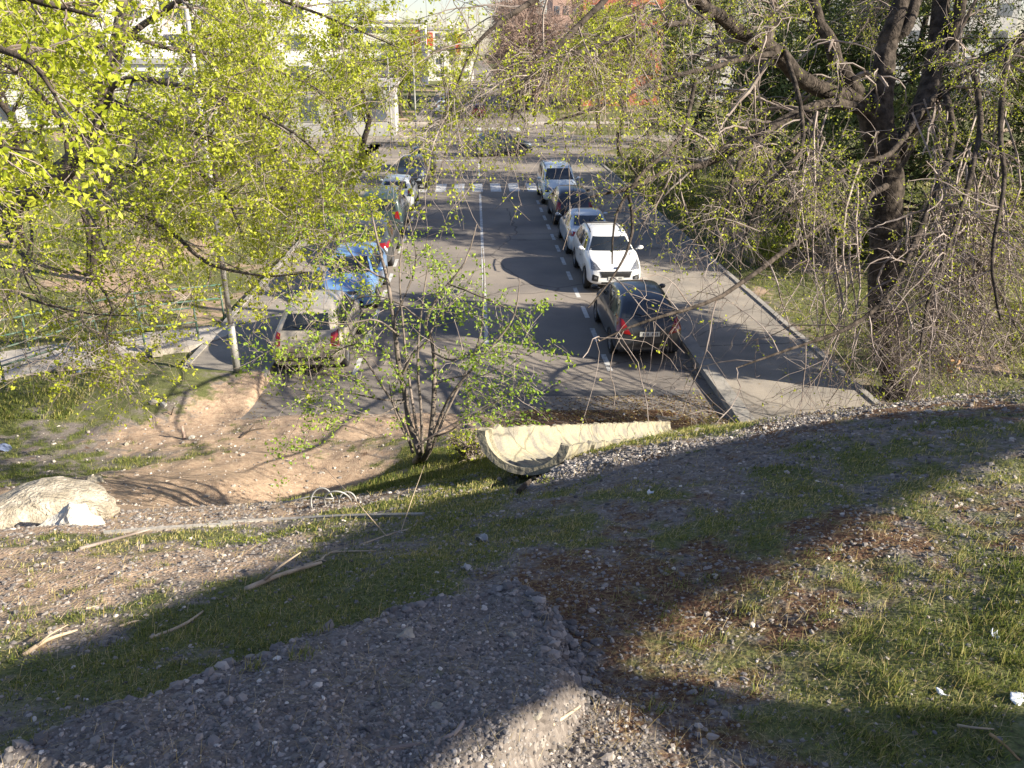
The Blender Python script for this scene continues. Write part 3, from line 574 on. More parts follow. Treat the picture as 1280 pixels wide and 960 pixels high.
def car(kind, X, Yend, facing, col, label, name='parked_car', rz=0, metal=.3, sx=1.0, detail=2, front='normal', group='cars parked along the street', rails=False, tail='tall', cat='car', dark_glass=True, z=0):
    """facing +1: drives away from the camera (rear end at Yend); -1: nose at Yend"""
    D = CAR_T[kind]; L2 = D['L']/2; ev, bvh = car_shell(kind)
    ang = (math.pi/2 if facing > 0 else -math.pi/2)+rz
    t = empty(name, (X, Yend+L2, z), ang, label=label, cat=cat, group=group)
    t.scale = (1, sx, 1)
    pm = paint(col, metal); bm_ = ev.copy(); bm_.materials.clear(); bm_.materials.append(pm); bm_.materials.append(M['black_trim'])
    link('body', bm_, None, t)
    def pp(nm, m_, quads, axis, off=.005, n=8, parent=t):
        mb = MB()
        for q in quads:
            v, f = patch(bvh, q, axis, off, n); mb.add(v, f)
        return mb.build(nm, m_, parent, smooth=True)
    a, z0, b, z1 = D['ws']; pp('windscreen', M['glass'], [((-a, z0), (a, z0), (b, z1), (-b, z1))], '+x', n=12)
    a, z0, b, z1 = D['rw']; rw = pp('rear_window', M['glass'], [((a, z0), (-a, z0), (-b, z1), (b, z1))], '-x', n=12)
    for q in D['side']:
        Q = ((q[0], q[1]), (q[2], q[3]), (q[4], q[5]), (q[6], q[7]))
        pp('side_window', M['glass'], [Q], '+y'); pp('side_window', M['glass'], [Q[::-1]], '-y')
    for xw in D['wb']:
        for sy in (-1, 1): wheel(t, xw, sy*(CAR_T[kind]['st'][5][5]-.10), D['R'], sy)
    zb = D['ws'][1]; h = zb-.06; big = kind in ('suv', 'van')
    # door seams and sills as thin dark strips, wrapped onto the shell
    if detail > 1:
        seam = []
        for xs_ in (.98, .33, -.57):
            seam.append(((xs_-.006, .34), (xs_+.006, .34), (xs_+.006, zb-.04), (xs_-.006, zb-.04)))
        for ax in ('+y', '-y'):
            for s_q in seam: pp('door_seam', M['black_trim'], [s_q if ax == '+y' else s_q[::-1]], ax, .002, 6)
            pp('side_sill', M['black_trim'], [((-.9, .21), (.95, .21), (.95, .31), (-.9, .31))], ax, .006, 6)
            for xs_ in (.45, -.45): pp('door_handle', pm if not big else M['black_trim'], [((xs_-.09, .86), (xs_+.09, .86), (xs_+.09, .895), (xs_-.09, .895))], ax, .022, 3)
    zr = D['rw'][1]
    # rear
    if tail == 'tall': tq = [((-.80, zr-.36), (-.60, zr-.30), (-.60, zr-.06), (-.74, zr-.02))]
    elif tail == 'wedge': tq = [((-.82, zr-.30), (-.46, zr-.36), (-.64, zr-.04), (-.76, zr+.0))]
    else: tq = [((-.82, zr-.28), (-.40, zr-.26), (-.44, zr-.13), (-.80, zr-.12))]
    for q in tq:
        pp('taillight', M['red_lamp'], [q], '-x', .010, 6); pp('taillight', M['red_lamp'], [[(-y, z_) for y, z_ in q][::-1]], '-x', .010, 6)
    pl = pp('number_plate', M['plate'], [((-.25, zr-.40), (.25, zr-.40), (.25, zr-.29), (-.25, zr-.29))], '-x', .016, 4)
    if detail:
        ink = [((-.20+i*.058, zr-.375), (-.168+i*.058, zr-.375), (-.168+i*.058, zr-.315), (-.20+i*.058, zr-.315)) for i in range(7) if i != 3]
        pp('lettering', M['plate_ink'], ink, '-x', .019, 1, pl)
        pp('bumper_trim', M['black_trim'], [((-.66, .40), (.66, .40), (.62, .50), (-.62, .50))], '-x', .006, 8)
        pp('bumper_underside', M['black_trim'], [((-.62, .25), (.62, .25), (.66, .31), (-.66, .31))], '-x', .006, 8)
        pp('tailgate_seam', M['black_trim'], [((-.56, zr-.46), (.56, zr-.46), (.56, zr-.45), (-.56, zr-.45))], '-x', .003, 8)
        wp = MB(); loc, nor, _, _ = bvh.ray_cast(Vector((-4, .02, zr+.06)), Vector((1, 0, 0)))
        if loc: wp.tube([(loc.x-.02, .0, zr+.0), (loc.x-.025, .18, zr+.05), (loc.x-.0, .34, zr+.12)], .009, 5); wp.build('wiper', M['black_trim'], rw)
    # front
    zt = .84 if big else .70
    if kind == 'suv': hl = ((.80, zt-.06), (.48, zt-.06), (.62, zt+.09), (.78, zt+.17))
    else: hl = ((.76, zt-.12), (.42, zt-.10), (.50, zt+.0), (.74, zt+.09))
    pp('headlight', M['lamp_clear'], [hl], '+x', .010, 6); pp('headlight', M['lamp_clear'], [[(-y, z_) for y, z_ in hl][::-1]], '+x', .010, 6)
    if kind == 'suv':
        g = pp('grille', M['black_trim'], [((-.46, zt-.26), (.46, zt-.26), (.52, zt-.11), (-.52, zt-.11))], '+x', .012, 8)
        pp('grille_surround', M['chrome'], [((-.49, zt-.275), (.49, zt-.275), (.48, zt-.26), (-.48, zt-.26)), ((-.54, zt-.11), (.54, zt-.11), (.55, zt-.095), (-.55, zt-.095))], '+x', .014, 8, g)
        for s_ in (-1, 1):
            q = [(s_*.78, .46), (s_*.58, .43), (s_*.56, .60), (s_*.76, .66)]
            if s_ < 0: q = q[::-1]
            f_ = pp('fog_lamp_surround', M['black_trim'], [q], '+x', .010, 6)
            q = [(s_*.70, .52), (s_*.62, .51), (s_*.61, .57), (s_*.69, .59)]
            pp('fog_lamp', M['lamp_clear'], [q if s_ > 0 else q[::-1]], '+x', .014, 3, f_)
        pp('bumper_trim', M['black_trim'], [((-.48, .36), (.48, .36), (.46, .42), (-.46, .42))], '+x', .008, 8)
        pp('emblem', M['chrome'], [((-.065, zt-.03), (.065, zt-.03), (.06, zt+.015), (-.06, zt+.015))], '+x', .016, 3)
        pz = .485
    else:
        g = pp('grille', M['black_trim'], [((-.34, zt-.10), (.34, zt-.10), (.40, zt-.015), (-.40, zt-.015))], '+x', .010, 8)
        pp('emblem', M['chrome'], [((-.05, zt-.09), (.05, zt-.09), (.05, zt-.02), (-.05, zt-.02))], '+x', .014, 2, g)
        pp('lower_grille', M['black_trim'], [((-.52, .34), (.52, .34), (.46, .42), (-.46, .42))], '+x', .010, 8)
        pz = .47
    pl = pp('number_plate', M['plate'], [((-.25, pz), (.25, pz), (.25, pz+.10), (-.25, pz+.10))], '+x', .018, 3)
    if detail:
        ink = [((-.20+i*.058, pz+.02), (-.168+i*.058, pz+.02), (-.168+i*.058, pz+.08), (-.20+i*.058, pz+.08)) for i in range(7) if i != 4]
        pp('lettering', M['plate_ink'], ink, '+x', .021, 1, pl)
    hb = D['st'][6][5]
    for sy in (-1, 1):
        mb = MB(); xm = .98 if kind != 'van' else 1.08; zm = zb+.06
        u = np.linspace(0, math.pi, 7); v = np.linspace(0, 2*math.pi, 11)[:-1]
        V = [(xm+.07*math.sin(a_)*math.cos(b_)*(1.2 if math.cos(b_) > 0 else .5), sy*(hb+.09)+.10*math.cos(a_), zm+.068*math.sin(a_)*math.sin(b_)) for a_ in u for b_ in v]
        mb.add(V, [(i*10+j, i*10+(j+1) % 10, (i+1)*10+(j+1) % 10, (i+1)*10+j) for i in range(6) for j in range(10)])
        mb.tube([(xm+.0, sy*(hb-.06), zm-.05), (xm, sy*(hb+.05), zm-.02)], .022, 6)
        mb.build('wing_mirror', pm, t, smooth=True)
    if rails:
        for sy in (-1, 1):
            ys = D['st'][6][6]+.01; zz = D['st'][6][3]
            MB().tube([(-1.45, sy*ys*.98, zz-.03), (-1.35, sy*ys, zz+.035), (-.5, sy*ys, zz+.07), (.3, sy*ys, zz+.045), (.42, sy*ys*.98, zz-.03)], .02, 6).build('roof_rail', M['black_trim'], t)
        MB().tube([(-.55, -.62, D['st'][6][3]+.085), (-.55, .62, D['st'][6][3]+.085)], .022, 6).build('roof_bar', M['black_trim'], t)
    if detail and kind != 'van':
        MB().tube([(-1.25, 0, D['st'][4][3]-.01), (-1.45, 0, D['st'][4][3]+.2)], [.012, .004], 5).build('aerial', M['black_trim'], t)
    return t
car('hatch', 4.12, 18.1, 1, (.050, .056, .066), 'dark grey hatchback with red tail lamps, nearest car at the right kerb', metal=.5, sx=.97, tail='wedge')
car('suv', 4.28, 24.0, -1, (.80, .80, .79), 'white SUV with black roof bar facing the camera behind the dark grey hatchback', metal=.0, sx=.95, rails=True)
car('sedan', 4.20, 28.9, 1, (.50, .56, .62), 'pale silver-blue saloon seen from behind, parked right behind the white SUV', metal=.3, tail='wide')
car('hatch', 4.22, 34.5, 1, (.02, .022, .028), 'black car between the silver saloon and the white van on the right', metal=.2)
car('van', 4.15, 39.7, -1, (.60, .68, .74), 'white high-roofed family van nearest the zebra crossing on the right', metal=.1, rails=True, cat='van', name='parked_van')
car('hatch', -3.98, 17.5, 1, (.46, .41, .33), 'dusty beige hatchback seen from behind, nearest car at the left kerb', metal=.25, sx=.96, tail='tall')
car('hatch', -3.78, 22.3, -1, (.22, .40, .70), 'pale blue hatchback with its bonnet towards the camera, behind the beige car', metal=.35, sx=.95)
car('sedan', -3.85, 27.3, 1, (.07, .075, .08), 'dark grey saloon with red tail lamps, third car along the left kerb', metal=.4, tail='wide')
car('van', -3.9, 32.6, 1, (.045, .075, .075), 'dark teal van half hidden by twigs, fourth along the left kerb', metal=.2, cat='van', name='parked_van')
car('hatch', -3.82, 38.3, 1, (.60, .64, .64), 'pale grey hatchback just before the black car on the left, fifth along the kerb', metal=.2)
car('suv', -3.62, 44.6, -1, (.022, .026, .034), 'black car beside the zebra crossing on the left kerb', metal=.3, rails=False)
car('hatch', -3.45, 50.6, -1, (.05, .06, .075), 'dark blue-grey car furthest along the left kerb before the cross street', metal=.3)
car('suv', 1.9, 61.0-2.2, 1, (.035, .055, .075), 'dark blue SUV driving across the junction on the cross street', rz=-1.35, metal=.4, group='cars driving', name='moving_car', rails=True)
car('hatch', .45, 96.9, 1, (.26, .02, .02), 'dark red car driving away beyond the junction', metal=.2, detail=1, group='cars driving', name='moving_car', tail='wide')
for i, (x, y, f, c, lb) in enumerate([(-4.0, 104, 1, (.55,.6,.62), 'pale silver car with a curved roof parked on the left just beyond the red car'),
        (-3.9, 128, -1, (.75,.75,.73), 'white car parked far down the left side of the street'), (-.6, 141, 1, (.7,.7,.7), 'white car in the carriageway far down the street'),
        (-4.0, 111, 1, (.03,.035,.05), 'black car behind the pale silver car on the far left side'), (5.0, 108, -1, (.03,.035,.05), 'black car parked under bare trees on the right beyond the junction'),
        (5.0, 116, 1, (.05,.06,.08), 'dark grey car behind the black one under the bare trees')]):
    car('hatch', x, y, f, c, lb, detail=0, metal=.2)

# ------------------------------------------------------------------ trees
def unit(a): return a/(np.linalg.norm(a, axis=-1, keepdims=True)+1e-9)
def resample(pts, r, n):
    pts = np.asarray(pts, float); m = len(pts); t = np.linspace(0, m-1, n); i = np.minimum(t.astype(int), m-2); f = (t-i)[:, None]
    p0 = pts[np.maximum(i-1, 0)]; p1 = pts[i]; p2 = pts[i+1]; p3 = pts[np.minimum(i+2, m-1)]
    q = .5*((2*p1)+(-p0+p2)*f+(2*p0-5*p1+4*p2-p3)*f**2+(-p0+3*p1-3*p2+p3)*f**3)
    rr = np.interp(t, np.linspace(0, m-1, len(r)), r) if len(r) != m else np.interp(t, np.arange(m), r)
    return q, rr
def tubes(mb, PT, R, k=3):
    """PT (K,n,3), R (K,n)"""
    K, n, _ = PT.shape
    if K == 0: return
    t = unit(np.gradient(PT, axis=1)); a = np.where(np.abs(t[..., 2:3]) < .9, [0, 0, 1.], [1., 0, 0]); u = unit(np.cross(t, a)); v = np.cross(t, u)
    th = np.arange(k)*2*math.pi/k
    ring = PT[:, :, None]+R[:, :, None, None]*(np.cos(th)[:, None]*u[:, :, None]+np.sin(th)[:, None]*v[:, :, None])
    b = (np.arange(K)*n*k)[:, None, None]; i = (np.arange(n-1)*k)[None, :, None]; j = np.arange(k)[None, None]; j2 = (j+1) % k
    F = np.stack([b+i+j, b+i+j2, b+i+k+j2, b+i+k+j], -1).reshape(-1, 4)
    mb.add(ring.reshape(-1, 3), F)
def spawn(PT, R, count, length, rng, tmin=.15, tmax=1., spread=.9, along=.5, grav=-.1, wig=.25, rs=.6, rmin=.004, steps=6, up=0., lenpow=0):
    """children of every parent polyline"""
    K, n, _ = PT.shape
    L = np.linalg.norm(np.diff(PT, axis=1), axis=2).sum(1); pk = rng.choice(K, count, p=L/L.sum())
    t = tmin+(tmax-tmin)*rng.random(count)**.85; f = t*(n-1); i = np.minimum(f.astype(int), n-2); fr = (f-i)
    pos = PT[pk, i]*(1-fr)[:, None]+PT[pk, i+1]*fr[:, None]; tan = unit(PT[pk, i+1]-PT[pk, i])
    r0 = (R[pk, i]*(1-fr)+R[pk, i+1]*fr)*rs; r0 = np.maximum(r0, rmin)
    rd = rng.normal(size=(count, 3)); rd = unit(rd-(rd*tan).sum(1, keepdims=True)*tan)
    d = unit(tan*along+rd*spread+np.array([0, 0, up])); ln = (length[0]+(length[1]-length[0])*rng.random(count))*(1-.45*t*(lenpow > 0))
    out = [pos]; st = ln/(steps-1)
    for s in range(steps-1):
        d = unit(d+rng.normal(size=(count, 3))*wig+np.array([0, 0, grav])); pos = pos+d*st[:, None]; out.append(pos)
    Q = np.stack(out, 1); RR = r0[:, None]*np.linspace(1, .35, steps)[None]; return Q, np.maximum(RR, rmin*.6)
def leaf_cloud(mb, PT, count, size, rng, off=.05, tmin=.1, cluster=1, cs=.04, aspect=.62, thin=None):
    K, n, _ = PT.shape; pk = rng.integers(0, K, count); f = (tmin+(1-tmin)*rng.random(count))*(n-1); i = np.minimum(f.astype(int), n-2); fr = (f-i)[:, None]
    c = PT[pk, i]*(1-fr)+PT[pk, i+1]*fr+rng.normal(size=(count, 3))*off
    if thin:
        kp = rng.random(count) < thin[1]+(1-thin[1])*smooth01(c[:, 2], thin[0]-.8, thin[0]+1.2); c = c[kp]; count = len(c)
    if cluster > 1:
        c = np.repeat(c, cluster, 0)+rng.normal(size=(count*cluster, 3))*cs; count *= cluster
    s = (size*(.6+.8*rng.random(count)))[:, None]; d = unit(rng.normal(size=(count, 3))); nn = unit(np.cross(d, rng.normal(size=(count, 3)))); e = np.cross(d, nn)
    V = np.stack([c, c+d*s*.5+e*s*aspect*.5+nn*s*.1, c+d*s, c+d*s*.5-e*s*aspect*.5+nn*s*.1], 1).reshape(-1, 3)
    F = np.arange(count*4).reshape(-1, 4); mb.add(V, F); return count
def build_leaves(name, mb, m, parent, rng, bias=0.0, **k):
    n = sum(len(f) for f in mb.F4)
    # neighbouring leaves share a hue: clumps vary across the crown
    V = np.concatenate(mb.V)[::4]; cl = .5+.9*np.sin(V[:, 0]*1.7+V[:, 2]*1.3)*np.sin(V[:, 1]*1.1-V[:, 2]*1.9)*.4
    tint = np.clip(cl*.5+rng.random(n)*.6-.05+bias, 0, 1)
    return mb.build(name, m, parent, attr={'tint': ('FACE', 'FLOAT', tint)}, **k)
def stack(lims, n=12):
    a, b = zip(*[resample(p, r, n) for p, r in lims]); return np.stack(a), np.stack(b)

def manual_tree(name, base, trunk, limbs, seed, label, cat='tree', group=None, leafm='leaf', levels=(), leaves=(), barkm='bark', trunk_k=12, prune=None):
    rng = np.random.default_rng(seed); t = empty(name, tuple(base), label=label, cat=cat, group=group); off = -np.array(base)
    mb = MB()
    for p, r in trunk:
        q, rr = resample(p, r, 26); q = q+rng.normal(size=q.shape)*rr[:, None]*.05
        mb.tube(q+off, rr, trunk_k)
    mb.build('trunk', M[barkm], t, smooth=True)
    PT, R = stack(limbs, 16); nz = rng.normal(size=PT.shape)*R[..., None]*.22; nz[:, 0] = 0; PT = PT+nz
    mb = MB(); tubes(mb, PT+off, R, 9); mb.build('limbs', M[barkm], t, smooth=True)
    cur = [(PT, R)]; allb = {0: (PT, R)}; mt = MB()
    for li, lv in enumerate(levels):
        src = allb[lv.pop('src', li)]; m_ = lv.pop('k', 4); Q, RQ = spawn(src[0], src[1], rng=rng, **lv)
        if prune: kp = rng.random(len(Q)) < prune(Q[:, Q.shape[1]//2]); Q, RQ = Q[kp], RQ[kp]
        allb[li+1] = (Q, RQ)
        tubes(mt, Q+off, RQ, m_)
    mt.build('twigs', M['twig'], t)
    ml = MB()
    for lf in leaves:
        src = allb[lf.pop('src')]; leaf_cloud(ml, src[0]+off, rng=rng, **lf)
    if leaves: build_leaves('foliage', ml, M[leafm], t, rng)
    return t, allb

PX = lambda *a: [P(*p) for p in a]
# big elm on the right
bA = np.array([9.25, 15.9, -.1])
trunkA = [([bA+[0, 0, -.3], bA+[.03, 0, .5], P(1108,420,17.3), P(1107,330,17.1), P(1110,250,16.9), P(1106,200,16.8), P(1094,150,16.7), P(1082,128,16.6)], [.50, .40, .35, .33, .33, .34, .32, .24]),
          ([P(1112,215,16.85), P(1135,170,16.9), P(1160,110,17.0), P(1172,50,17.1), P(1176,-10,17.2), P(1180,-90,17.4)], [.24, .22, .21, .19, .17, .14]),
          ([P(1100,170,16.75), P(1103,110,16.6), P(1108,60,16.5), P(1120,20,16.3), P(1150,-60,16.2)], [.26, .24, .2, .17, .13])]
limbsA = [(PX((1096,150,16.7),(1070,123,16.4),(1030,112,16.0),(1000,97,15.5),(968,66,15.0),(930,46,14.4),(895,18,13.8),(862,-8,13.2),(820,-60,12.5)), [.2,.17,.16,.155,.15,.13,.11,.10,.08]),
 (PX((1090,140,16.6),(1060,100,16.3),(1040,62,16.0),(1018,10,15.8),(1000,-70,15.5)), [.19,.16,.14,.12,.09]),
 (PX((1108,60,16.5),(1135,30,16.4),(1150,-10,16.6),(1190,-80,17)), [.13,.12,.10,.08]),
 (PX((1165,90,17.0),(1190,60,16.9),(1200,10,16.8),(1205,-60,16.7)), [.15,.14,.12,.1]),
 (PX((1118,200,16.8),(1140,165,16.2),(1175,115,15.5),(1215,85,15.0),(1262,58,14.5),(1320,20,14.0)), [.13,.12,.10,.09,.08,.06]),
 (PX((1094,140,16.6),(1040,128,16.0),(985,148,15.3),(930,180,14.6),(885,202,13.8),(835,213,13.0),(785,236,12.4),(738,246,12.0)), [.12,.10,.085,.075,.06,.045,.03,.015]),
 (PX((985,148,15.3),(960,165,14.5),(938,185,13.6),(920,215,13.0),(910,260,12.6),(900,310,12.4)), [.07,.05,.045,.035,.025,.012]),
 (PX((1022,142,15.5),(1008,160,14.8),(990,178,14.2),(965,205,13.5),(935,245,13.0),(915,285,12.5)), [.05,.045,.04,.03,.022,.012]),
 (PX((1175,115,15.5),(1145,150,14.7),(1120,185,14.2),(1095,198,13.8),(1060,210,13.4),(1000,250,12.9),(950,290,12.4)), [.06,.055,.05,.045,.035,.025,.012]),
 (PX((1180,110,15.4),(1192,170,14.5),(1170,240,13.6),(1140,310,12.8),(1110,370,12.2),(1060,410,11.7),(990,435,11.2),(920,460,10.9)), [.07,.06,.052,.046,.04,.03,.02,.01]),
 (PX((1215,85,15.0),(1225,150,14.0),(1210,230,13.2),(1185,310,12.6),(1160,380,12.1),(1150,440,11.8)), [.06,.05,.042,.035,.028,.018]),
 (PX((1262,58,14.5),(1250,150,13.6),(1255,230,13.0),(1240,320,12.4),(1250,400,12.0)), [.05,.045,.035,.028,.015]),
 (PX((1112,230,16.8),(1060,262,14.8),(1000,300,13.0),(940,345,11.6),(890,375,10.8),(840,392,10.3),(790,408,10.0),(745,428,9.8)), [.07,.055,.045,.035,.028,.022,.016,.008]),
 (PX((968,66,15.0),(940,70,14.2),(890,85,13.4),(830,98,12.8),(785,118,12.2),(730,140,11.7),(680,155,11.3)), [.06,.05,.042,.035,.03,.02,.01]),
 (PX((895,18,13.8),(850,28,13.0),(800,42,12.4),(750,55,11.8),(705,75,11.3),(660,110,10.9)), [.06,.05,.04,.032,.022,.012]),
 (PX((820,-60,12.5),(775,-20,11.8),(735,20,11.2),(700,55,10.8),(680,75,10.5),(655,105,10.3),(640,150,10.2)), [.06,.05,.042,.036,.03,.02,.01]),
 (PX((740,-60,11.0),(690,-15,10.6),(650,12,10.3),(620,32,10.1),(592,60,10.0),(570,110,9.9)), [.05,.042,.035,.028,.018,.009]),
 (PX((870,100,13.2),(850,170,12.6),(800,220,12.0),(770,270,11.4),(765,330,10.9)), [.035,.03,.025,.018,.01]),
 (PX((980,60,15),(1000,130,14),(1000,190,13.4),(960,230,13),(930,300,12.6),(925,350,12.2)), [.05,.04,.035,.03,.02,.01]),
 (PX((1112,330,16.9),(1150,300,15.5),(1200,310,14.2),(1240,350,13.4),(1270,410,13)), [.05,.045,.035,.025,.012]),
 (PX((785,236,12.4),(790,290,11.4),(770,340,10.7),(735,385,10.2)), [.03,.022,.015,.008])]
for q in [(1175,115,15.5),(1200,60,16.5)]: pass
def pruneA(p):
    # few twigs hang low over the carriageway and the kerb
    low = 1-smooth01(p[:, 2], 3.6, 5.4); road = 1-smooth01(p[:, 0], 5.2, 7.0)
    mid = 1-smooth01(p[:, 2], 5.2, 6.4); ctr = 1-smooth01(p[:, 0], 1.2, 3.4)
    tr = P(1108, 330, 17.1)[:2]; tr = tr/np.linalg.norm(tr); dt = np.abs(p[:, 0]*tr[1]-p[:, 1]*tr[0]); vis = (dt < .42) & (p[:, 2] < 6.6) & (p[:, 2] > 3.5) & (np.hypot(p[:, 0], p[:, 1]) < 17.6)
    return np.where(vis, .3, 1)*np.clip(1-.52*low*road-.50*mid*ctr, .15, 1)
tA, brA = manual_tree('elm_tree', bA, trunkA, limbsA, 5, 'big dark many-limbed elm with drooping bare twigs beside the right pavement',
 prune=pruneA, levels=[dict(count=260, length=(.8, 2.0), spread=.8, along=.5, grav=-.14, wig=.2, rs=.4, rmin=.009, steps=8, tmin=.2, k=5),
         dict(count=1700, length=(.5, 1.2), spread=.8, along=.5, grav=-.15, wig=.22, rs=.5, rmin=.0045, steps=7, k=4),
         dict(count=6500, length=(.25, .7), spread=.8, along=.6, grav=-.12, wig=.22, rs=.6, rmin=.003, steps=5, k=3)],
 leaves=[dict(src=3, count=8500, size=.040, off=.02, cluster=4, cs=.03, thin=(4.2, .16)), dict(src=2, count=1800, size=.038, off=.03, cluster=2, cs=.03, thin=(4.2, .16))])
# thicket of pale suckers and hanging twigs in front of the elm's trunk
rngK = np.random.default_rng(77)
lim = []
for i in range(66):
    x0 = rngK.choice([rngK.uniform(1010, 1085), rngK.uniform(1130, 1260), rngK.uniform(1130, 1220)]); y0 = rngK.uniform(120, 300); d0 = rngK.uniform(13.5, 16.0); x1 = x0+rngK.normal()*45; y1 = rngK.uniform(400, 495); 
    lim.append((PX((x0, y0, d0), (x0*.6+x1*.4+rngK.normal()*16, y0*.6+y1*.4-8, d0-.7), (x0*.3+x1*.7+rngK.normal()*20, y0*.3+y1*.7, d0-1.2), (x1, y1, d0-1.5)), [.022, .018, .012, .006]))
rb = P(1120, 190, 16.8)
tS = empty('sucker_thicket', tuple(P(1120, 500, 15.5)), label='thicket of thin pale bare twigs hanging in front of the dark elm trunk', cat='shrub'); offS = -P(1120, 500, 15.5)
PTs, Rs = stack(lim, 10); kq = rngK.random(len(PTs)) < pruneA(PTs[:, 4]); PTs, Rs = PTs[kq], Rs[kq]; PTs = PTs+np.cumsum(rngK.normal(size=PTs.shape)*.025, 1); mb = MB(); tubes(mb, PTs+offS, Rs, 4); q1 = spawn(PTs, Rs, 1100, (.3, .9), rngK, grav=-.16, wig=.22, rs=.6, rmin=.004, steps=6)
q2 = spawn(q1[0], q1[1], 2300, (.15, .5), rngK, grav=-.08, wig=.25, rs=.7, rmin=.003, steps=5); q2k = rngK.random(len(q2[0])) < pruneA(q2[0][:, 2]); q2 = (q2[0][q2k], q2[1][q2k]); q1k = rngK.random(len(q1[0])) < pruneA(q1[0][:, 3]); tubes(mb, q1[0][q1k]+offS, q1[1][q1k], 3); tubes(mb, q2[0]+offS, q2[1], 3); mb.build('branches', M['twig'], tS)
ml = MB(); leaf_cloud(ml, q2[0]+offS, 1500, .036, rngK, off=.03, cluster=2, cs=.03); build_leaves('foliage', ml, M['leaf'], tS, rngK)

# left elm, leaning in from outside the picture
bB = np.array([-10.6, 11.6, T1(-10.6, 11.6)-.1])
trunkB = [([bB, bB+[.3, .2, 2.0], P(-60,330,13.9), P(0,268,13.4), P(48,236,13.0), P(98,195,12.7), P(128,120,12.5), P(150,40,12.3), P(165,-70,12.2)], [.34, .28, .22, .19, .18, .16, .13, .11, .08])]
limbsB = [(PX((100,190,12.7),(135,212,12.4),(168,207,12.2),(212,200,11.9),(250,215,11.6),(283,248,11.3),(305,300,11.0)), [.09,.075,.07,.06,.045,.03,.012]),
 (PX((132,112,12.5),(165,98,12.2),(215,104,11.8),(262,118,11.4),(320,140,11.0),(380,175,10.7),(420,220,10.4)), [.08,.07,.06,.05,.035,.022,.01]),
 (PX((55,232,13.0),(110,245,12.5),(160,262,12.0),(215,292,11.6),(262,330,11.2),(330,345,10.9),(385,340,10.7)), [.08,.07,.055,.045,.035,.022,.01]),
 (PX((140,70,12.4),(90,30,12.0),(40,-20,11.5),(0,-60,11.2)), [.08,.06,.05,.03]),
 (PX((145,60,12.4),(200,15,12.0),(270,-10,11.6),(350,0,11.2),(430,30,10.9),(500,60,10.7)), [.08,.06,.05,.035,.022,.01]),
 (PX((0,268,13.4),(20,310,12.8),(60,335,12.3),(110,345,11.9),(140,385,11.6),(125,420,11.4)), [.06,.05,.04,.03,.02,.01]),
 (PX((98,195,12.7),(60,130,12.0),(20,90,11.5),(-30,60,11)), [.07,.05,.04,.03]),
 (PX((128,120,12.5),(190,150,12.2),(240,165,11.8),(300,200,11.5),(350,245,11.2),(390,290,11)), [.06,.05,.04,.03,.02,.01]),
 (PX((150,40,12.3),(210,60,12.6),(280,70,12.8),(350,90,12.8),(410,120,12.7),(450,170,12.5)), [.06,.05,.04,.03,.02,.01]),
 (PX((30,250,13.2),(40,290,12.6),(30,340,12.1),(50,380,11.8)), [.04,.03,.02,.01]),
 (PX((-40,300,13.7),(-20,330,12.8),(30,370,12),(100,390,11.5),(170,395,11.2)), [.04,.03,.025,.018,.008]),
 (PX((165,100,12.2),(150,160,11.8),(130,230,11.4),(135,300,11.2),(100,390,11.0),(125,420,11)), [.03,.025,.022,.018,.012,.008])]
limbsB = [(p, [q*.72 for q in r]) for p, r in limbsB]
tB, brB = manual_tree('elm_tree', bB, trunkB, limbsB, 8, 'leafy yellow-green elm leaning in from the left over the railing and path', barkm='bark_left',
 levels=[dict(count=210, length=(.8, 1.8), spread=.8, along=.5, grav=-.07, wig=.22, rs=.45, rmin=.008, steps=8, tmin=.15, k=5),
         dict(count=1500, length=(.4, 1.0), spread=.85, along=.5, grav=-.07, wig=.25, rs=.5, rmin=.0042, steps=6, k=3),
         dict(count=3600, length=(.2, .5), spread=.85, along=.6, grav=-.06, wig=.25, rs=.6, rmin=.0028, steps=5, k=3)],
 leaves=[dict(src=3, count=7800, size=.052, off=.02, cluster=5, cs=.034, thin=(3.6, .45)), dict(src=2, count=2600, size=.052, off=.03, cluster=5, cs=.034, thin=(3.6, .45))])
# a nearer bough overhanging the top left corner
bN = np.array([-7.2, 3.6, T1(-7.2, 3.6)-.1])
trunkN = [([bN, bN+[.1, .1, 2.5], bN+[.25, .2, 4.2], bN+[.3, .4, 6.5]], [.2, .17, .14, .09])]
sN = bN+[.25, .2, 4.2]
limbsN = [([sN, *PX((-220,60,5.6),(-120,40,5.2),(-40,50,5.0),(40,80,4.9),(80,140,4.9))], [.07, .05, .035, .025, .016, .007]),
          ([sN+[0, 0, .6], *PX((-200,-80,5.7),(-60,-30,5.4),(40,0,5.2),(120,20,5.2))], [.06, .05, .035, .022, .008]),
          ([sN+[0, 0, -.4], *PX((-240,160,5.6),(-120,170,5.2),(-20,180,5.0),(40,190,5.0))], [.05, .035, .025, .015, .006])]
manual_tree('elm_tree', bN, trunkN, limbsN, 9, 'nearest bough of bright leaves hanging into the top left corner',
 levels=[dict(count=34, length=(.3, .8), spread=.8, along=.5, grav=-.1, wig=.22, rs=.45, rmin=.004, steps=7, tmin=.4, k=5),
         dict(count=200, length=(.15, .4), spread=.8, along=.6, grav=-.08, wig=.22, rs=.6, rmin=.002, steps=6, k=4)],
 leaves=[dict(src=2, count=1500, size=.05, off=.02, cluster=2, cs=.03)])

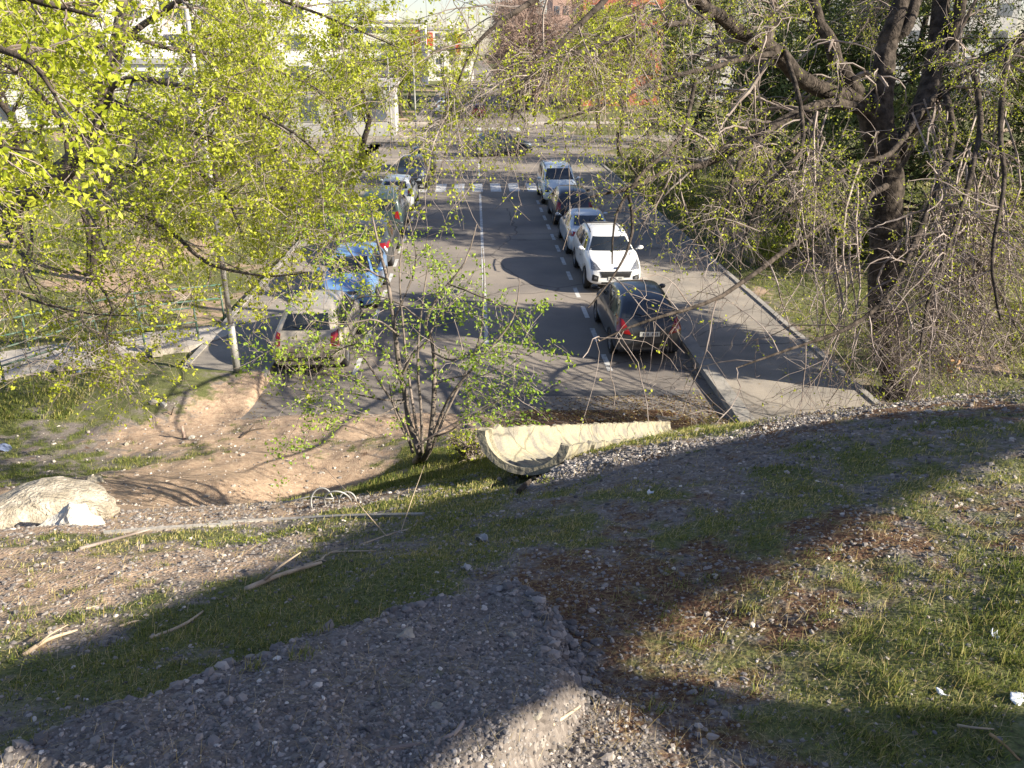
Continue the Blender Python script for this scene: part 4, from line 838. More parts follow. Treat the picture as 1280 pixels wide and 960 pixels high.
# sapling in the middle of the slope
bS = hit(522, 570)
stemsS = [([bS+[-.06, 0, -.1], P(524,566,9.35), P(512,530,9.3), P(506,490,9.3), P(498,455,9.25), P(492,400,9.2), P(484,350,9.2), P(474,310,9.2), P(462,255,9.2)], [.040, .038, .035, .032, .029, .025, .02, .015, .006]),
          ([bS+[.03, .05, -.1], P(534,566,9.35), P(541,520,9.3), P(543,470,9.25), P(541,430,9.2), P(532,405,9.2), P(548,370,9.2), P(580,330,9.1), P(596,280,9.1)], [.038, .034, .031, .027, .023, .019, .015, .011, .005]),
          ([bS+[.06, 0, -.1], P(540,560,9.4), P(556,520,9.5), P(580,470,9.5), P(600,420,9.5), P(605,350,9.4), P(603,310,9.4)], [.02, .018, .016, .014, .012, .009, .005])]
for q_ in [((516,566,9.5),(500,520,9.7),(470,470,9.8),(440,420,9.9),(425,350,10.0)), ((528,566,9.2),(526,510,9.1),(522,450,9.0),(528,380,9.0),(540,300,9.0)), ((534,566,9.3),(560,500,9.0),(600,450,8.8),(640,400,8.7),(650,350,8.6)), ((526,566,9.4),(515,500,9.6),(505,420,9.8),(500,330,9.9),(515,240,10))]:
    stemsS.append((PX(*q_), [.018, .016, .013, .010, .004]))
limbsS = [(PX((502,470,9.3),(515,445,9.2),(535,425,9.1),(545,400,9.0),(560,385,8.9)), [.02,.016,.013,.009,.005]),
 (PX((504,480,9.3),(480,440,9.5),(450,430,9.7),(420,440,9.9),(385,470,10)), [.015,.012,.010,.007,.004]),
 (PX((503,500,9.3),(480,500,9.1),(430,490,8.9),(380,488,8.8),(350,480,8.7)), [.012,.010,.008,.006,.004]),
 (PX((540,440,9.2),(565,450,9.0),(595,440,8.8),(630,440,8.7),(665,445,8.6)), [.014,.012,.010,.007,.004]),
 (PX((532,405,9.2),(500,380,9.3),(470,370,9.4),(440,375,9.5)), [.012,.010,.007,.004]),
 (PX((492,400,9.2),(510,360,9.1),(520,320,9.1),(510,270,9.0)), [.014,.012,.009,.004]),
 (PX((484,350,9.2),(450,330,9.2),(430,300,9.3),(425,270,9.3)), [.012,.010,.007,.004]),
 (PX((560,355,9.2),(600,370,9),(640,390,8.9),(660,420,8.8)), [.012,.010,.007,.004]),
 (PX((500,420,9.2),(470,400,8.9),(430,405,8.7),(390,400,8.6)), [.012,.010,.007,.004]),
 (PX((543,480,9.25),(575,470,9.1),(600,470,9),(625,460,8.9)), [.010,.008,.006,.004]),
 (PX((540,545,9.3),(560,540,9.2),(590,520,9.1),(625,500,9.0),(650,480,8.9)), [.012,.010,.008,.006,.003]),
 (PX((515,560,9.3),(500,530,9.1),(490,500,9.0),(485,470,9)), [.012,.010,.007,.004]),
 (PX((508,500,9.3),(470,520,8.9),(420,515,8.8),(370,500,8.7)), [.010,.008,.006,.004])]
manual_tree('sapling', bS, stemsS, limbsS, 12, 'thin multi-stemmed sapling with sparse green leaves on the slope beside the concrete trough', cat='sapling',
 levels=[dict(count=120, length=(.3, 1.0), spread=.8, along=.5, grav=-.02, wig=.2, rs=.5, rmin=.004, steps=7, tmin=.2, k=4),
         dict(count=520, length=(.15, .4), spread=.8, along=.6, grav=-.03, wig=.2, rs=.6, rmin=.0024, steps=5, k=3)],
 leaves=[dict(src=2, count=2700, size=.040, off=.02, cluster=2, cs=.03), dict(src=1, count=300, size=.042, off=.02, cluster=2, cs=.03)], barkm='bark_sap', leafm='leaf_sap')

def auto_tree(x, y, h, cr, kind, seed, label, name=None, lean=(0, 0), nl=14, leaves=9000, lsize=.09, r=.16, z=None, twk=1.0, group=None, trunks=1, low=.3, cat='tree', tw=1.0, lm=None):
    rng = np.random.default_rng(seed); z = (T1(x, y) if z is None else z)-.1
    t = empty(name or {'pine': 'pine_tree', 'bare': 'bare_tree', 'spring': 'elm_tree', 'green': 'evergreen_tree'}[kind], (x, y, z), label=label, cat=cat, group=group)
    mb = MB(); lims = []
    for q in range(trunks):
        sx = rng.normal()*.15*(trunks > 1); top = np.array([lean[0]+rng.normal()*.2+sx*6, lean[1]+rng.normal()*.2, h*.92]); pts = [np.array([sx, rng.normal()*.1*(trunks > 1), 0])]
        for k in range(1, 6): f = k/5; pts.append(pts[0]*(1-f)+top*f+np.array([rng.normal(), rng.normal(), 0])*.04*h*(1-abs(2*f-1)))
        rr = r/math.sqrt(trunks)*np.array([1.25, .95, .8, .62, .4, .12]); tp, tr = resample(pts, rr, 16); mb.tube(tp, tr, 8)
        lims.append((tp, tr))
    mb.build('trunk', M['bark_pale' if kind == 'pale' else 'bark'], t, smooth=True)
    PT = np.stack([a for a, b in lims]); R = np.stack([b for a, b in lims])
    if kind == 'pine':
        L1 = spawn(PT, R, nl*3, (cr*.5, cr*1.1), rng, tmin=low, spread=1, along=.15, grav=-.05, wig=.10, rs=.35, rmin=.02, steps=7, lenpow=1)
        L2 = spawn(L1[0], L1[1], nl*16, (cr*.2, cr*.45), rng, tmin=.25, spread=.8, along=.6, grav=.02, wig=.15, rs=.5, rmin=.01, steps=5)
        mt = MB(); tubes(mt, L1[0], L1[1], 4); tubes(mt, L2[0], L2[1], 3); mt.build('branches', M['bark'], t)
        ml = MB(); leaf_cloud(ml, L2[0], leaves//4, lsize, rng, off=.10, cluster=4, cs=.12, aspect=.28); build_leaves('foliage', ml, M['leaf_dark'], t, rng)
    else:
        up = .25 if kind == 'bare' else .15
        L1 = spawn(PT, R, nl, (cr*.7, cr*1.25), rng, tmin=low, spread=.8, along=.55, grav=.02, wig=.15, rs=.5, rmin=.02, steps=8, up=up, lenpow=1)
        L2 = spawn(L1[0], L1[1], nl*9, (cr*.25, cr*.6), rng, tmin=.2, spread=.8, along=.6, grav=-.02, wig=.2, rs=.5, rmin=.010*tw, steps=6)
        n3 = int(nl*50*twk); L3 = spawn(L2[0], L2[1], n3, (cr*.1, cr*.28), rng, tmin=.1, spread=.8, along=.6, grav=-.04, wig=.22, rs=.55, rmin=.006*tw, steps=4)
        mt = MB(); tubes(mt, L1[0], L1[1], 5); tubes(mt, L2[0], L2[1], 3); tubes(mt, L3[0], L3[1], 3); mt.build('branches', M['twig_bare' if kind == 'bare' else 'bark'], t)
        if leaves:
            ml = MB(); leaf_cloud(ml, L3[0], leaves//3, lsize, rng, off=.05, cluster=3, cs=.07)
            build_leaves('foliage', ml, M[lm or ('leaf' if kind != 'green' else 'leaf_mid')], t, rng)
    return t
# left side trees
for i, (x, y, h, cr, ln, nlv, lb, tk) in enumerate([
  (-8.6, 38.5, 9.5, 3.6, (-2.2, 1), 17000, 'leaning yellow-green elm beside the left pavement behind the fourth parked car', 1),
  (-7.0, 52.0, 9.0, 2.2, (.3, 0), 9000, 'slim pale-stemmed tree at the left kerb before the junction', 1),
  (-12.8, 26.5, 8.0, 3.6, (.5, .5), 13000, 'dark-stemmed elm on the left lawn behind the street lamp', 2),
  (-17.5, 31.0, 9.0, 4.2, (1, 0), 15000, 'broad elm further left on the lawn', 1),
  (-22, 40, 10, 5, (0, 0), 14000, 'wide yellow-green tree deep in the left park', 1),
  (-14, 46, 10, 4.5, (0, 0), 14000, 'tall bushy tree in the left park behind the leaning elm', 2),
  (-28, 55, 11, 5, (0, 0), 12000, 'furthest left tree in the park, before the white building', 1),
  (-10.5, 66, 9, 3.5, (0, 0), 9000, 'tree on the left beside the cross street', 1),
  (-19, 72, 10, 4.5, (0, 0), 10000, 'round tree on the median left of the junction', 1),
  (-2.9, 90.5, 8.5, 3.2, (.5, 0), 9000, 'many-stemmed elm at the corner beyond the junction, left of the red car', 4),
  (-8.5, 98, 9, 3.5, (0, 0), 8000, 'elm at the far left pavement beyond the junction', 1),
  (-9, 118, 10, 4, (0, 0), 7000, 'elm far down the left pavement', 1),
  (-23, 24, 7, 3.5, (0, 0), 9000, 'low spreading tree at the left edge of the lawn', 1)]):
    auto_tree(x, y, h, cr, 'spring', 100+i, lb, lean=ln, leaves=nlv, lsize=.085 if y < 45 else .13, r=.2, trunks=tk, group='spring trees on the left side', low=.25 if y > 35 else .35, tw=1 if y < 45 else 1.8)
# right side: pines, bare street trees
for i, (x, y, h, cr, lf, lo, lb) in enumerate([
  (13.2, 33, 13, 4.4, 26000, .10, 'dark pine with low spreading boughs on the right lawn left of the elm trunk'),
  (19.5, 37, 15, 4.8, 22000, .12, 'dark pine behind the big elm trunk'),
  (12.2, 45, 14, 4.8, 20000, .08, 'dark pine beside the right pavement near the silver saloon'),
  (26, 31, 15, 4.8, 18000, .15, 'dark pine at the right edge of the picture'),
  (14.6, 28.3, 12.5, 4.2, 24000, .06, 'low-boughed dark pine nearest the right pavement, boughs almost touching the lawn'),
  (20.5, 27.5, 14, 4.5, 18000, .08, 'dark pine directly right of the elm trunk'),
  (21, 52, 13, 5, 13000, .15, 'tall pine deep in the right park'),
  (33, 45, 13, 5.5, 12000, .15, 'tall pine furthest right in the park')]):
    auto_tree(x, y, h, cr, 'pine', 200+i, lb, leaves=lf, lsize=.20, r=.2, nl=22, low=lo, group='pines on the right lawn')
for i, (x, y, h, cr, lb) in enumerate([
  (6.9, 97, 12, 5.0, 'leafless brown tree at the right corner beyond the junction'), (6.8, 110, 12, 5, 'second leafless brown tree beyond the junction on the right pavement'),
  (7.0, 124, 13, 5, 'third leafless brown tree on the right beyond the junction'), (7, 140, 13, 5.5, 'fourth leafless brown tree far down the right pavement'), (13, 104, 12, 5, 'leafless brown tree before the red brick building'),
  (7.2, 158, 14, 5.5, 'furthest leafless brown tree on the right pavement'), (20, 112, 12, 5, 'leafless brown tree to the right of the red brick building front')]):
    auto_tree(x, y, h, cr, 'bare', 300+i, lb, leaves=0, r=.2, nl=30, group='bare street trees beyond the junction', twk=3, low=.12, tw=4.6)
for i, (x, y, h, cr, nl_, lb) in enumerate([
  (10.6, 60, 9, 4.0, 9000, 'yellow-green elm at the right corner of the junction'), (16, 63, 10, 4.5, 9000, 'thin-leaved tree right of the corner elm'), (11.5, 76, 10, 4.0, 8000, 'elm on the median right of the junction'),
  (24, 66, 10, 5, 8000, 'elm behind the right-hand pines by the cross street')]):
    auto_tree(x, y, h, cr, 'spring', 400+i, lb, leaves=nl_, lsize=.11, r=.18, low=.2, group='spring trees on the right side', tw=1.8, twk=1.4)
# trees beside the slope that stand outside the picture on the right and shade the street
for i, (x, y, h, cr, lf, lb) in enumerate([(16.6, 15.3, 10.2, 2.5, 26000, 'dense evergreen outside the right edge of the picture'), (21, 27, 11, 3.8, 14000, 'evergreen outside the right edge, further along the street'),
    (24.5, 22.5, 12, 3.8, 14000, 'tall evergreen outside the right edge beyond the dense one'),
    (27.5, 30, 14, 4.2, 14000, 'high evergreen outside the right edge of the park'), (31, 38, 15, 4.6, 12000, 'highest evergreen outside the right edge of the park'), (34, 46.5, 15, 4.5, 12000, 'far evergreen outside the right edge of the park')]):
    auto_tree(x, y, h, cr, 'green', 500+i, lb, leaves=lf, lsize=.16, r=.2, nl=30, low=.42, group='evergreens right of the picture')
# low shrubs
def shrub(x, y, hgt, wd, seed, label, lm='leaf_mid', leaves=2500, lsize=.07, name='shrub', group=None, bare=False):
    rng = np.random.default_rng(seed); z = T1(x, y)-.03; t = empty(name, (x, y, z), label=label, cat='shrub', group=group)
    K = 26; a = rng.random(K)*6.28; tip = np.stack([np.cos(a)*wd*rng.random(K)**.5, np.sin(a)*wd*rng.random(K)**.5, hgt*(.55+.5*rng.random(K))], -1)
    PT = np.stack([tip*f*np.array([1, 1, 1])+np.array([0, 0, .0]) for f in np.linspace(0, 1, 6)], 1)+rng.normal(size=(K, 6, 3))*.04; PT[:, 0] = 0; R = np.linspace(.02, .006, 6)[None].repeat(K, 0)
    L2 = spawn(PT, R, K*9, (hgt*.15, hgt*.45), rng, tmin=.3, grav=0, wig=.2, rmin=.005, steps=4); mt = MB(); tubes(mt, PT, R, 4); tubes(mt, L2[0], L2[1], 3); mt.build('stems', M['twig'], t)
    if leaves: ml = MB(); leaf_cloud(ml, L2[0], leaves, lsize, rng, off=.06, cluster=2, cs=.05); build_leaves('foliage', ml, M[lm], t, rng)
    return t
for i, (x, y, h_, w_, lb) in enumerate([(10.2, 27.5, 1.1, .9, 'dry leafy shrub at the lawn edge right of the pavement'), (11.6, 29, 1.3, 1.1, 'rounded shrub behind the lawn edge shrub'), (13.6, 28.2, 1.2, 1.0, 'shrub in the middle of the right lawn'),
    (9.9, 36, 1.5, 1.2, 'shrub beside the pavement left of the pines'), (15.6, 27, 1.2, 1, 'shrub left of the elm trunk on the far lawn'), (17.5, 24.5, 1.6, 1.3, 'green bush right of the elm trunk'), (12.5, 17.6, 1.5, 1.3, 'leafy bush right behind the elm'),
    (14.5, 19.5, 1.6, 1.4, 'bush at the right edge of the picture behind the crest'), (10.0, 41, 1.6, 1.3, 'shrub beside the right pavement further along'), (9.8, 49, 1.7, 1.4, 'shrub near the right corner of the junction')]):
    shrub(x, y, h_, w_, 600+i, lb, group='shrubs on the right lawn')
shrub(*hit(590, 572)[:2], .35, .3, 640, 'low green weed clump left of the trough mouth', lm='leaf', leaves=260, lsize=.035)

# ------------------------------------------------------------------ things on the slope
# concrete half-pipe drain, one thing made of butted sections
axis0, axis1 = _a0, _a1
ch = axis1-axis0; Rp = np.linalg.norm(ch)/2; c0 = (axis0+axis1)/2; lat = unit(ch[None])[0]
end_rim = P(838, 527, 13.2); e_c = end_rim+lat*Rp*1.0
ax = TR_AX; Ltot = TR_L
dr = empty('drain_trough', tuple(c0), label='half-round concrete drain trough with yellow lichen running down the slope towards the kerb', cat='drain')
nrm = np.cross(lat, ax); nrm = nrm if nrm[2] > 0 else -nrm; nrm = unit(nrm[None])[0]
M['trough'] = mat('lichened_concrete', (.33,.295,.20), .95, noise=(6, (.20,.185,.155), .42, .62, 12), bump=(22, .8, .02))
nt_ = M['trough'].node_tree
sec = .62; ns = int(Ltot/sec)+1
jit = [np.random.default_rng(3).normal(size=200)*.009, np.random.default_rng(4).normal(size=200)*.009]
crack(M['trough'], 1.6, .5, .02)
for i in range(ns):
    s0, s1 = i*sec+.006, min((i+1)*sec-.006, Ltot); mb = MB(); th = np.linspace(math.pi, 2*math.pi, 23)
    prof = [(s0, Rp+.0, Rp+.055), (s0+.05, Rp, Rp+.055), (s0+.06, Rp, Rp+.035), (s1-.02, Rp-.004, Rp+.03), (s1, Rp-.004, Rp+.03)] if i else [(s0-.03, Rp-.03, Rp+.05), (s0+.03, Rp-.03, Rp+.05), (s0+.045, Rp-.055, Rp+.045), (s1-.02, Rp-.004, Rp+.03), (s1, Rp-.004, Rp+.03)]
    a_, b_ = prof[-2], prof[-1]; prof = prof[:-2]+[(u, Rp-.004+.004*math.sin(u*40), Rp+.03) for u in np.linspace(prof[-3][0]+.03, s1-.02, 10)]+[b_]
    V = []
    for (s_, ri, ro) in prof:
        for rr_ in (ri, ro):
            for a in th: V.append(ax*s_+lat*(rr_*math.cos(a))+nrm*(rr_*.76*math.sin(a)+(0 if 1 < th.tolist().index(a) < 21 else jit[th.tolist().index(a) > 5][min(int((s_+.1)/.045), 199)])))
    k = len(th); F = []
    for q in range(len(prof)-1):
        for j in range(k-1):
            for o_ in (0, k): F.append((q*2*k+o_+j, q*2*k+o_+j+1, (q+1)*2*k+o_+j+1, (q+1)*2*k+o_+j))
        for e in (0, k-1): F.append((q*2*k+e, q*2*k+k+e, (q+1)*2*k+k+e, (q+1)*2*k+e))
    for q in (0, len(prof)-1):
        for j in range(k-1): F.append((q*2*k+j, q*2*k+j+1, q*2*k+k+j+1, q*2*k+k+j))
    mb.add(V, F); mb.build('section', M['trough'], dr)

def rock(name, c, size, seed, m, label, cat='rock', group=None, sub=3, flat=1.0, rz=0, rough=.22):
    rng = random.Random(seed); bm = bmesh.new(); bmesh.ops.create_icosphere(bm, subdivisions=sub, radius=1)
    from mathutils import noise as mn
    o = Vector((seed*3.1, seed*1.7, seed*.9))
    pl = [(Vector((rng.gauss(0, 1), rng.gauss(0, 1), rng.gauss(0, .8))).normalized(), rng.uniform(.6, .85)) for _ in range(9)]
    for v in bm.verts:
        p = v.co.copy()
        for n_, d in pl:
            e = p.dot(n_)-d
            if e > 0: p -= n_*e
        p *= 1+rough*mn.fractal(p*1.6+o, 1, 2, 4)
        v.co = Vector((p.x*size[0], p.y*size[1], p.z*size[2]))
    me = bpy.data.meshes.new(name); bm.to_mesh(me); bm.free()
    o_ = link(name, me, m, None, label=label, cat=cat, group=group); o_.location = tuple(c); o_.rotation_euler = (rng.uniform(-.15, .15), rng.uniform(-.15, .15), rz)
    return o_
# broken concrete block at the left
q = P(40, 640, 6.35)
rock('rock_block', q+np.array([-.12, .1, -.13]), (.66, .50, .27), 4, M['block'], 'large broken stone block crusted with gravel at the left edge of the slope', cat='rock', sub=5, rz=.3, rough=.12)
q = P(88, 662, 5.85)
rock('mortar_lump', q+np.array([0, .06, -.08]), (.25, .2, .25), 7, M['white_rock'], 'glaring white lump of mortar at the right end of the stone block', cat='rock', sub=4, rz=.5)
M['pink_wall'] = mat('pink_wall', (.46,.30,.24), .9, noise=(.4, (.40,.27,.22), .4, .7))
rk = [((38,458),(.55,.4,.14),M['rock'],'flat pale rock at the near edge of the concrete path'), ((80,463),(.28,.22,.16),M['rock'],'small angular rock beside the path, right of the flat rock'),
      ((191,503),(.14,.10,.06),M['rock'],'small yellowish stone in the grass below the path'), ((205,507),(.09,.07,.06),M['white_rock'],'white pebble next to the yellowish stone'),
      ((240,548),(.08,.06,.05),M['white_rock'],'white stone at the foot of the short stump'), ((158,556),(.07,.05,.05),M['rock'],'small round stone on the bare dirt strip'), ((118,605),(.16,.13,.11),M['rock'],'brown stone just behind the big block'),
      ((508,797),(.035,.03,.02),M['rock'],'round pale pebble on the gravel mound, left one'), ((640,797),(.022,.02,.014),M['rock'],'round pale pebble on the gravel mound, right one'),
      ((548,885),(.022,.018,.012),M['rock'],'angular pebble low on the gravel mound'), ((672,894),(.022,.016,.012),M['rock'],'yellowish pebble in the sunlit gravel')]
for i, ((px, py), sz, m_, lb) in enumerate(rk):
    h_ = hit(px, py); rock('stone' if sz[0] < .2 else 'rock', h_+np.array([0, 0, sz[2]*.35]), sz, 20+i, m_, lb, sub=2 if sz[0] < .2 else 3, rz=i)
# thin concrete edging that shows above the hollow
def bar_on(name, pts, w_, h_, m, label, cat, dz=0.0):
    a = np.array([hit(*p) for p in pts]); a, _ = resample(a, [1]*len(a), 14); t_ = unit(np.gradient(a, axis=0)); s_ = unit(np.cross(t_, [0, 0, 1])); mb = MB(); V = []
    for p, q_ in zip(a, s_):
        for u, v in ((-.5, -.6), (.5, -.6), (.5, .4), (-.5, .4)): V.append(p+q_*u*w_+np.array([0, 0, v*h_+dz]))
    n = len(a); F = [(i*4+j, i*4+(j+1) % 4, i*4+4+(j+1) % 4, i*4+4+j) for i in range(n-1) for j in range(4)]+[(0, 1, 2, 3), (4*n-4, 4*n-3, 4*n-2, 4*n-1)]
    mb.add(V, F); return mb.build(name, m, label=label, cat=cat)
bar_on('concrete_edging', [(130,668),(180,664),(240,660),(290,657)], .03, .03, M['kerb'], 'thin concrete edging strip running right from the white mortar lump', 'edging', .01)
bar_on('concrete_edging', [(275,655),(340,652),(430,647),(530,645)], .03, .03, M['kerb'], 'thin concrete edging strip in front of the dark hollow', 'edging', .01)
# fallen sticks
def stick(pts, r, label, m='dead_wood', forks=0, dz=None):
    a = np.array([hit(*p) for p in pts]); a[:, 2] += (r*.9 if dz is None else dz); n = 12; q_, _ = resample(a, [1]*len(a), n)
    mb = MB(); mb.tube(q_, np.linspace(r, r*.5, n), 7); rg = np.random.default_rng(int(pts[0][0]))
    for i in range(forks):
        s_ = q_[3+i*2 % 8]; d = unit((q_[-1]-q_[0])[None])[0]+rg.normal(size=3)*.5; d[2] = abs(d[2])*.6+.1; L_ = np.linalg.norm(q_[-1]-q_[0])*.3
        mb.tube([s_, s_+d*L_*.5, s_+d*L_+[0, 0, -.02]], [r*.5, r*.4, r*.2], 5)
    o = mb.build('fallen_branch', M[m], smooth=True, label=label, cat='branch', group='dead sticks lying on the slope'); return o
stick([(308,740),(350,722),(402,706)], .016, 'thick pale stick at the shadow edge, left of centre', forks=1)
stick([(368,712),(400,702),(415,692),(470,690)], .008, 'thin forked twig touching the upper end of the thick pale stick', forks=2)
stick([(188,800),(215,790),(238,778),(254,766)], .009, 'curved pale stick below the thick one, at the shadow edge')
stick([(30,822),(60,802),(97,790)], .010, 'pale stick in the grass near the left edge', forks=1)
stick([(108,762),(125,758),(140,751)], .006, 'short straight twig on the sunlit gravel at the left')
stick([(148,785),(165,779),(176,777)], .006, 'short twig left of the curved pale stick')
stick([(100,688),(200,660)], .012, 'grey stick lying along the edging by the mortar lump', m='twig')
stick([(450,682),(490,668),(520,656),(546,622)], .006, 'forked twig above the grass left of centre', forks=2)
stick([(648,618),(660,606),(672,597)], .022, 'short dark rotten log under the trough mouth', m='bark')
stick([(690,908),(710,895),(726,884)], .006, 'twig at the tip of the sunlit gravel at the bottom')
stick([(445,948),(500,938),(560,925),(580,905)], .009, 'long curved twig in the shaded gravel at the bottom', m='twig')
stick([(1060,808),(1075,802),(1084,793)], .004, 'thin straw lying on the red moss patch', )
stick([(1140,735),(1150,728),(1160,722)], .004, 'short pale straw on the right side of the red moss')
stick([(1108,728),(1125,726),(1135,725)], .003, 'straw left of the short pale straw')
stick([(995,845),(1012,843),(1028,832)], .004, 'bent straw below the red moss patch')
stick([(1255,768),(1268,776),(1282,786)], .004, 'pale twig in the bright grass at the right edge')
stick([(1195,914),(1215,917),(1240,919)], .004, 'straight straw in the shaded grass at the lower right', dz=.02)
stick([(1235,925),(1252,938),(1272,958)], .005, 'reddish stem leaning in the grass in the lower right corner', m='brown_leaf', dz=.02)
stick([(300,548),(312,540),(330,536)], .02, 'rotten root lying on the dirt by the left pavement', m='bark', forks=2)
# leaning dead twig in front of the sapling, short stump
p0, p1 = P(520, 546, 8.6), P(660, 478, 8.2)
MB().tube([p0+[0, 0, -.1], (p0+p1)/2+[0, 0, -.04], p1], [.010, .008, .004], 6).build('fallen_branch', M['twig'], label='long straight pale stem slanting up to the right beside the sapling', cat='branch')
h_ = hit(230, 549); MB().tube([h_-[0, 0, .05], h_+[.01, 0, .12], h_+[.0, 0, .28]], [.035, .03, .025], 8).build('stump', M['twig_bare'], smooth=True, label='short bare stump standing on the dirt below the lawn', cat='stump')
h_ = hit(214, 519); 
MB().tube([h_, h_+[.05, .0, .12], h_+[.12, -.1, .22], h_+[.2, -.15, .2]], [.014, .012, .010, .006], 6).build('dead_twig', M['twig'], smooth=True, label='crooked dead twig poking up next to the white pebble', cat='branch')
# wire hoops in the hollow
wh = hit(418, 630); t = empty('wire_hoops', tuple(wh), label='tangle of pale wire hoops in the dark hollow', cat='wire')
for i, (dx, r_, tl) in enumerate([(-.10, .09, .5), (.03, .11, -.5), (.11, .07, .2)]):
    a = np.linspace(0, math.pi*1.15, 16); pts = np.stack([dx+r_*np.cos(a), tl*r_*np.sin(a), r_*1.2*np.sin(a)+.02], -1); MB().tube(pts, .007, 6).build('hoop', M['steel_pole'], t, smooth=True)
MB().tube([(-.42, 0, .02), (-.2, .03, .06), (.0, 0, .05)], .006, 6).build('loose_wire', M['steel_pole'], t, smooth=True)
# litter
def scrap(px, py, s, m, label, seed=1, cat='litter', name='plastic_scrap', crumple=.3, dz=.3):
    c = hit(px, py); rg = np.random.default_rng(seed); n = 9; u, v = np.meshgrid(np.linspace(-1, 1, n), np.linspace(-1, 1, n)); k = 1-.35*np.abs(u*v)
    X = u*s*k; Y = v*s*.7*k; Z = s*crumple*(np.sin(u*2.3+seed)+np.cos(v*2.9+seed*2)+rg.normal(size=u.shape)*.25)
    V = np.stack([X.ravel(), Y.ravel(), Z.ravel()+s*dz], -1); i = np.arange(n-1)[:, None]*n; j = np.arange(n-1)[None]; F = np.stack([i+j, i+j+1, i+n+j+1, i+n+j], -1).reshape(-1, 4)
    o = link(name, np_mesh(name, V, [F], True), m, None, label=label, cat=cat); o.location = tuple(c); o.rotation_euler = (rg.uniform(-.2, .5), rg.uniform(-.2, .2), rg.uniform(0, 3)); md = o.modifiers.new('thickness', 'SOLIDIFY'); md.thickness = s*.05
    return o
scrap(1272, 880, .045, M['white_plastic'], 'pale blue-white scrap of plastic in the grass at the right edge', 3, crumple=.12)
scrap(1243, 797, .022, M['white_plastic'], 'crumpled white paper scrap in the bright grass at the right', 5, crumple=.4)
scrap(1178, 868, .018, M['white_plastic'], 'small white crumpled scrap among the weeds at lower right', 6, crumple=.4)
scrap(602, 677, .045, M['grey_wall'], 'crumpled grey rag in the shaded grass right of centre', 8, crumple=.35)
scrap(585, 712, .035, M['grey_wall'], 'smaller grey scrap below the rag', 9, crumple=.4)
scrap(812, 618, .03, M['white_plastic'], 'pale scrap in the shade below the trough', 11, crumple=.3)
scrap(6, 562, .16, M['blue_plastic'], 'flat blue-grey sheet in the grass at the left edge', 12, crumple=.05)
scrap(97, 467, .10, M['blue_plastic'], 'blue plastic litter right of the angular rock', 13, crumple=.3)
scrap(60, 929, .010, M['yellow_leaf'], 'tiny yellow leaf on the shaded gravel at the bottom left', 14, cat='leaf', name='yellow_leaf', crumple=.2)
# dry leaf bunch caught in the elm twigs
c = P(1196, 455, 11.7); rg = np.random.default_rng(4); ml = MB(); leaf_cloud(ml, np.array([[c+[0, 0, .08], c, c-[0, 0, .1]]]), 26, .07, rg, off=.05); ml.build('dry_leaf_bunch', M['brown_leaf'], label='bunch of dry brown leaves caught in the elm twigs at the right', cat='dead leaves')

# ------------------------------------------------------------------ street furniture
b0 = G(297, 467, .13); lp = empty('street_lamp', (b0[0], b0[1], .13), label='slim grey street lamp post standing on the left pavement beside the beige car', cat='street lamp')
MB().tube([(0, 0, 0), (0, 0, 1.2)], [.085, .08], 14).build('base', M['steel_pole'], lp, smooth=True)
MB().tube([(0, 0, 1.2), (0, 0, 4.5), (0, 0, 9)], [.062, .055, .045], 14).build('pole', M['steel_pole'], lp, smooth=True)
mb = MB(); mb.tube([(0, 0, 9), (.3, 0, 9.3), (1.4, 0, 9.45)], [.04, .035, .03], 10); mb.build('arm', M['steel_pole'], lp)
MB().box((1.65, 0, 9.43), (.6, .26, .12), taper=.8).build('lamp_head', M['steel_pole'], lp)
for i, (px, py, h_, lb) in enumerate([(490, 176, 7, 'thin dark sign pole at the left corner of the junction'), (521, 182, 8, 'pale lamp post on the left corner beyond the dark pole'), (441, 140, 11, 'tall pale lamp post far left of the street')]):
    g = G(px, py, .13); t = empty('street_lamp', (g[0], g[1], .0), label=lb, cat='street lamp', group='posts at the junction')
    MB().tube([(0, 0, 0), (0, 0, h_)], [.09, .05], 10).build('pole', M['steel_pole'], t)
    mb = MB(); mb.tube([(0, 0, h_-.1), (.5, 0, h_+.1), (1.0, 0, h_+.12)], .04, 6); mb.build('arm', M['steel_pole'], t); MB().box((1.2, 0, h_+.1), (.5, .2, .1), taper=.8).build('lamp_head', M['steel_pole'], t)
# green tubular railing on the path's near side and the far side
def railing(px, label, hgt=.95, m='green_rail', rails=(.93, .55)):
    pts = np.array([G(a, b, .12) for a, b in px]); t = empty('railing', tuple(pts[0]), label=label, cat='railing'); o_ = pts-pts[0]
    for i, p in enumerate(o_):
        MB().tube([p+[0, 0, -.15], p+[0, 0, hgt]], .028, 8).build('post', M[m], t, smooth=True)
    for z_ in rails:
        MB().tube([p+[0, 0, z_] for p in o_], .024, 8).build('rail', M[m], t, smooth=True)
railing([(-120,520),(8,487),(128,446),(182,436),(249,428)], 'green tubular railing along the near side of the curved path')
railing([(-60,462),(38,440),(175,408),(280,396)], 'faded green railing along the far side of the curved path')
# rusty litter post by the path end
h_ = G(197, 443, .1); t = empty('bollard', tuple(h_), label='short brown concrete bollard at the bend of the path', cat='bollard'); MB().box((0, 0, .22), (.22, .2, .5), .3, .9).build('post', M['rock'], t); MB().box((0, 0, .49), (.17, .16, .04), .3, .9).build('cap', M['rock'], t)

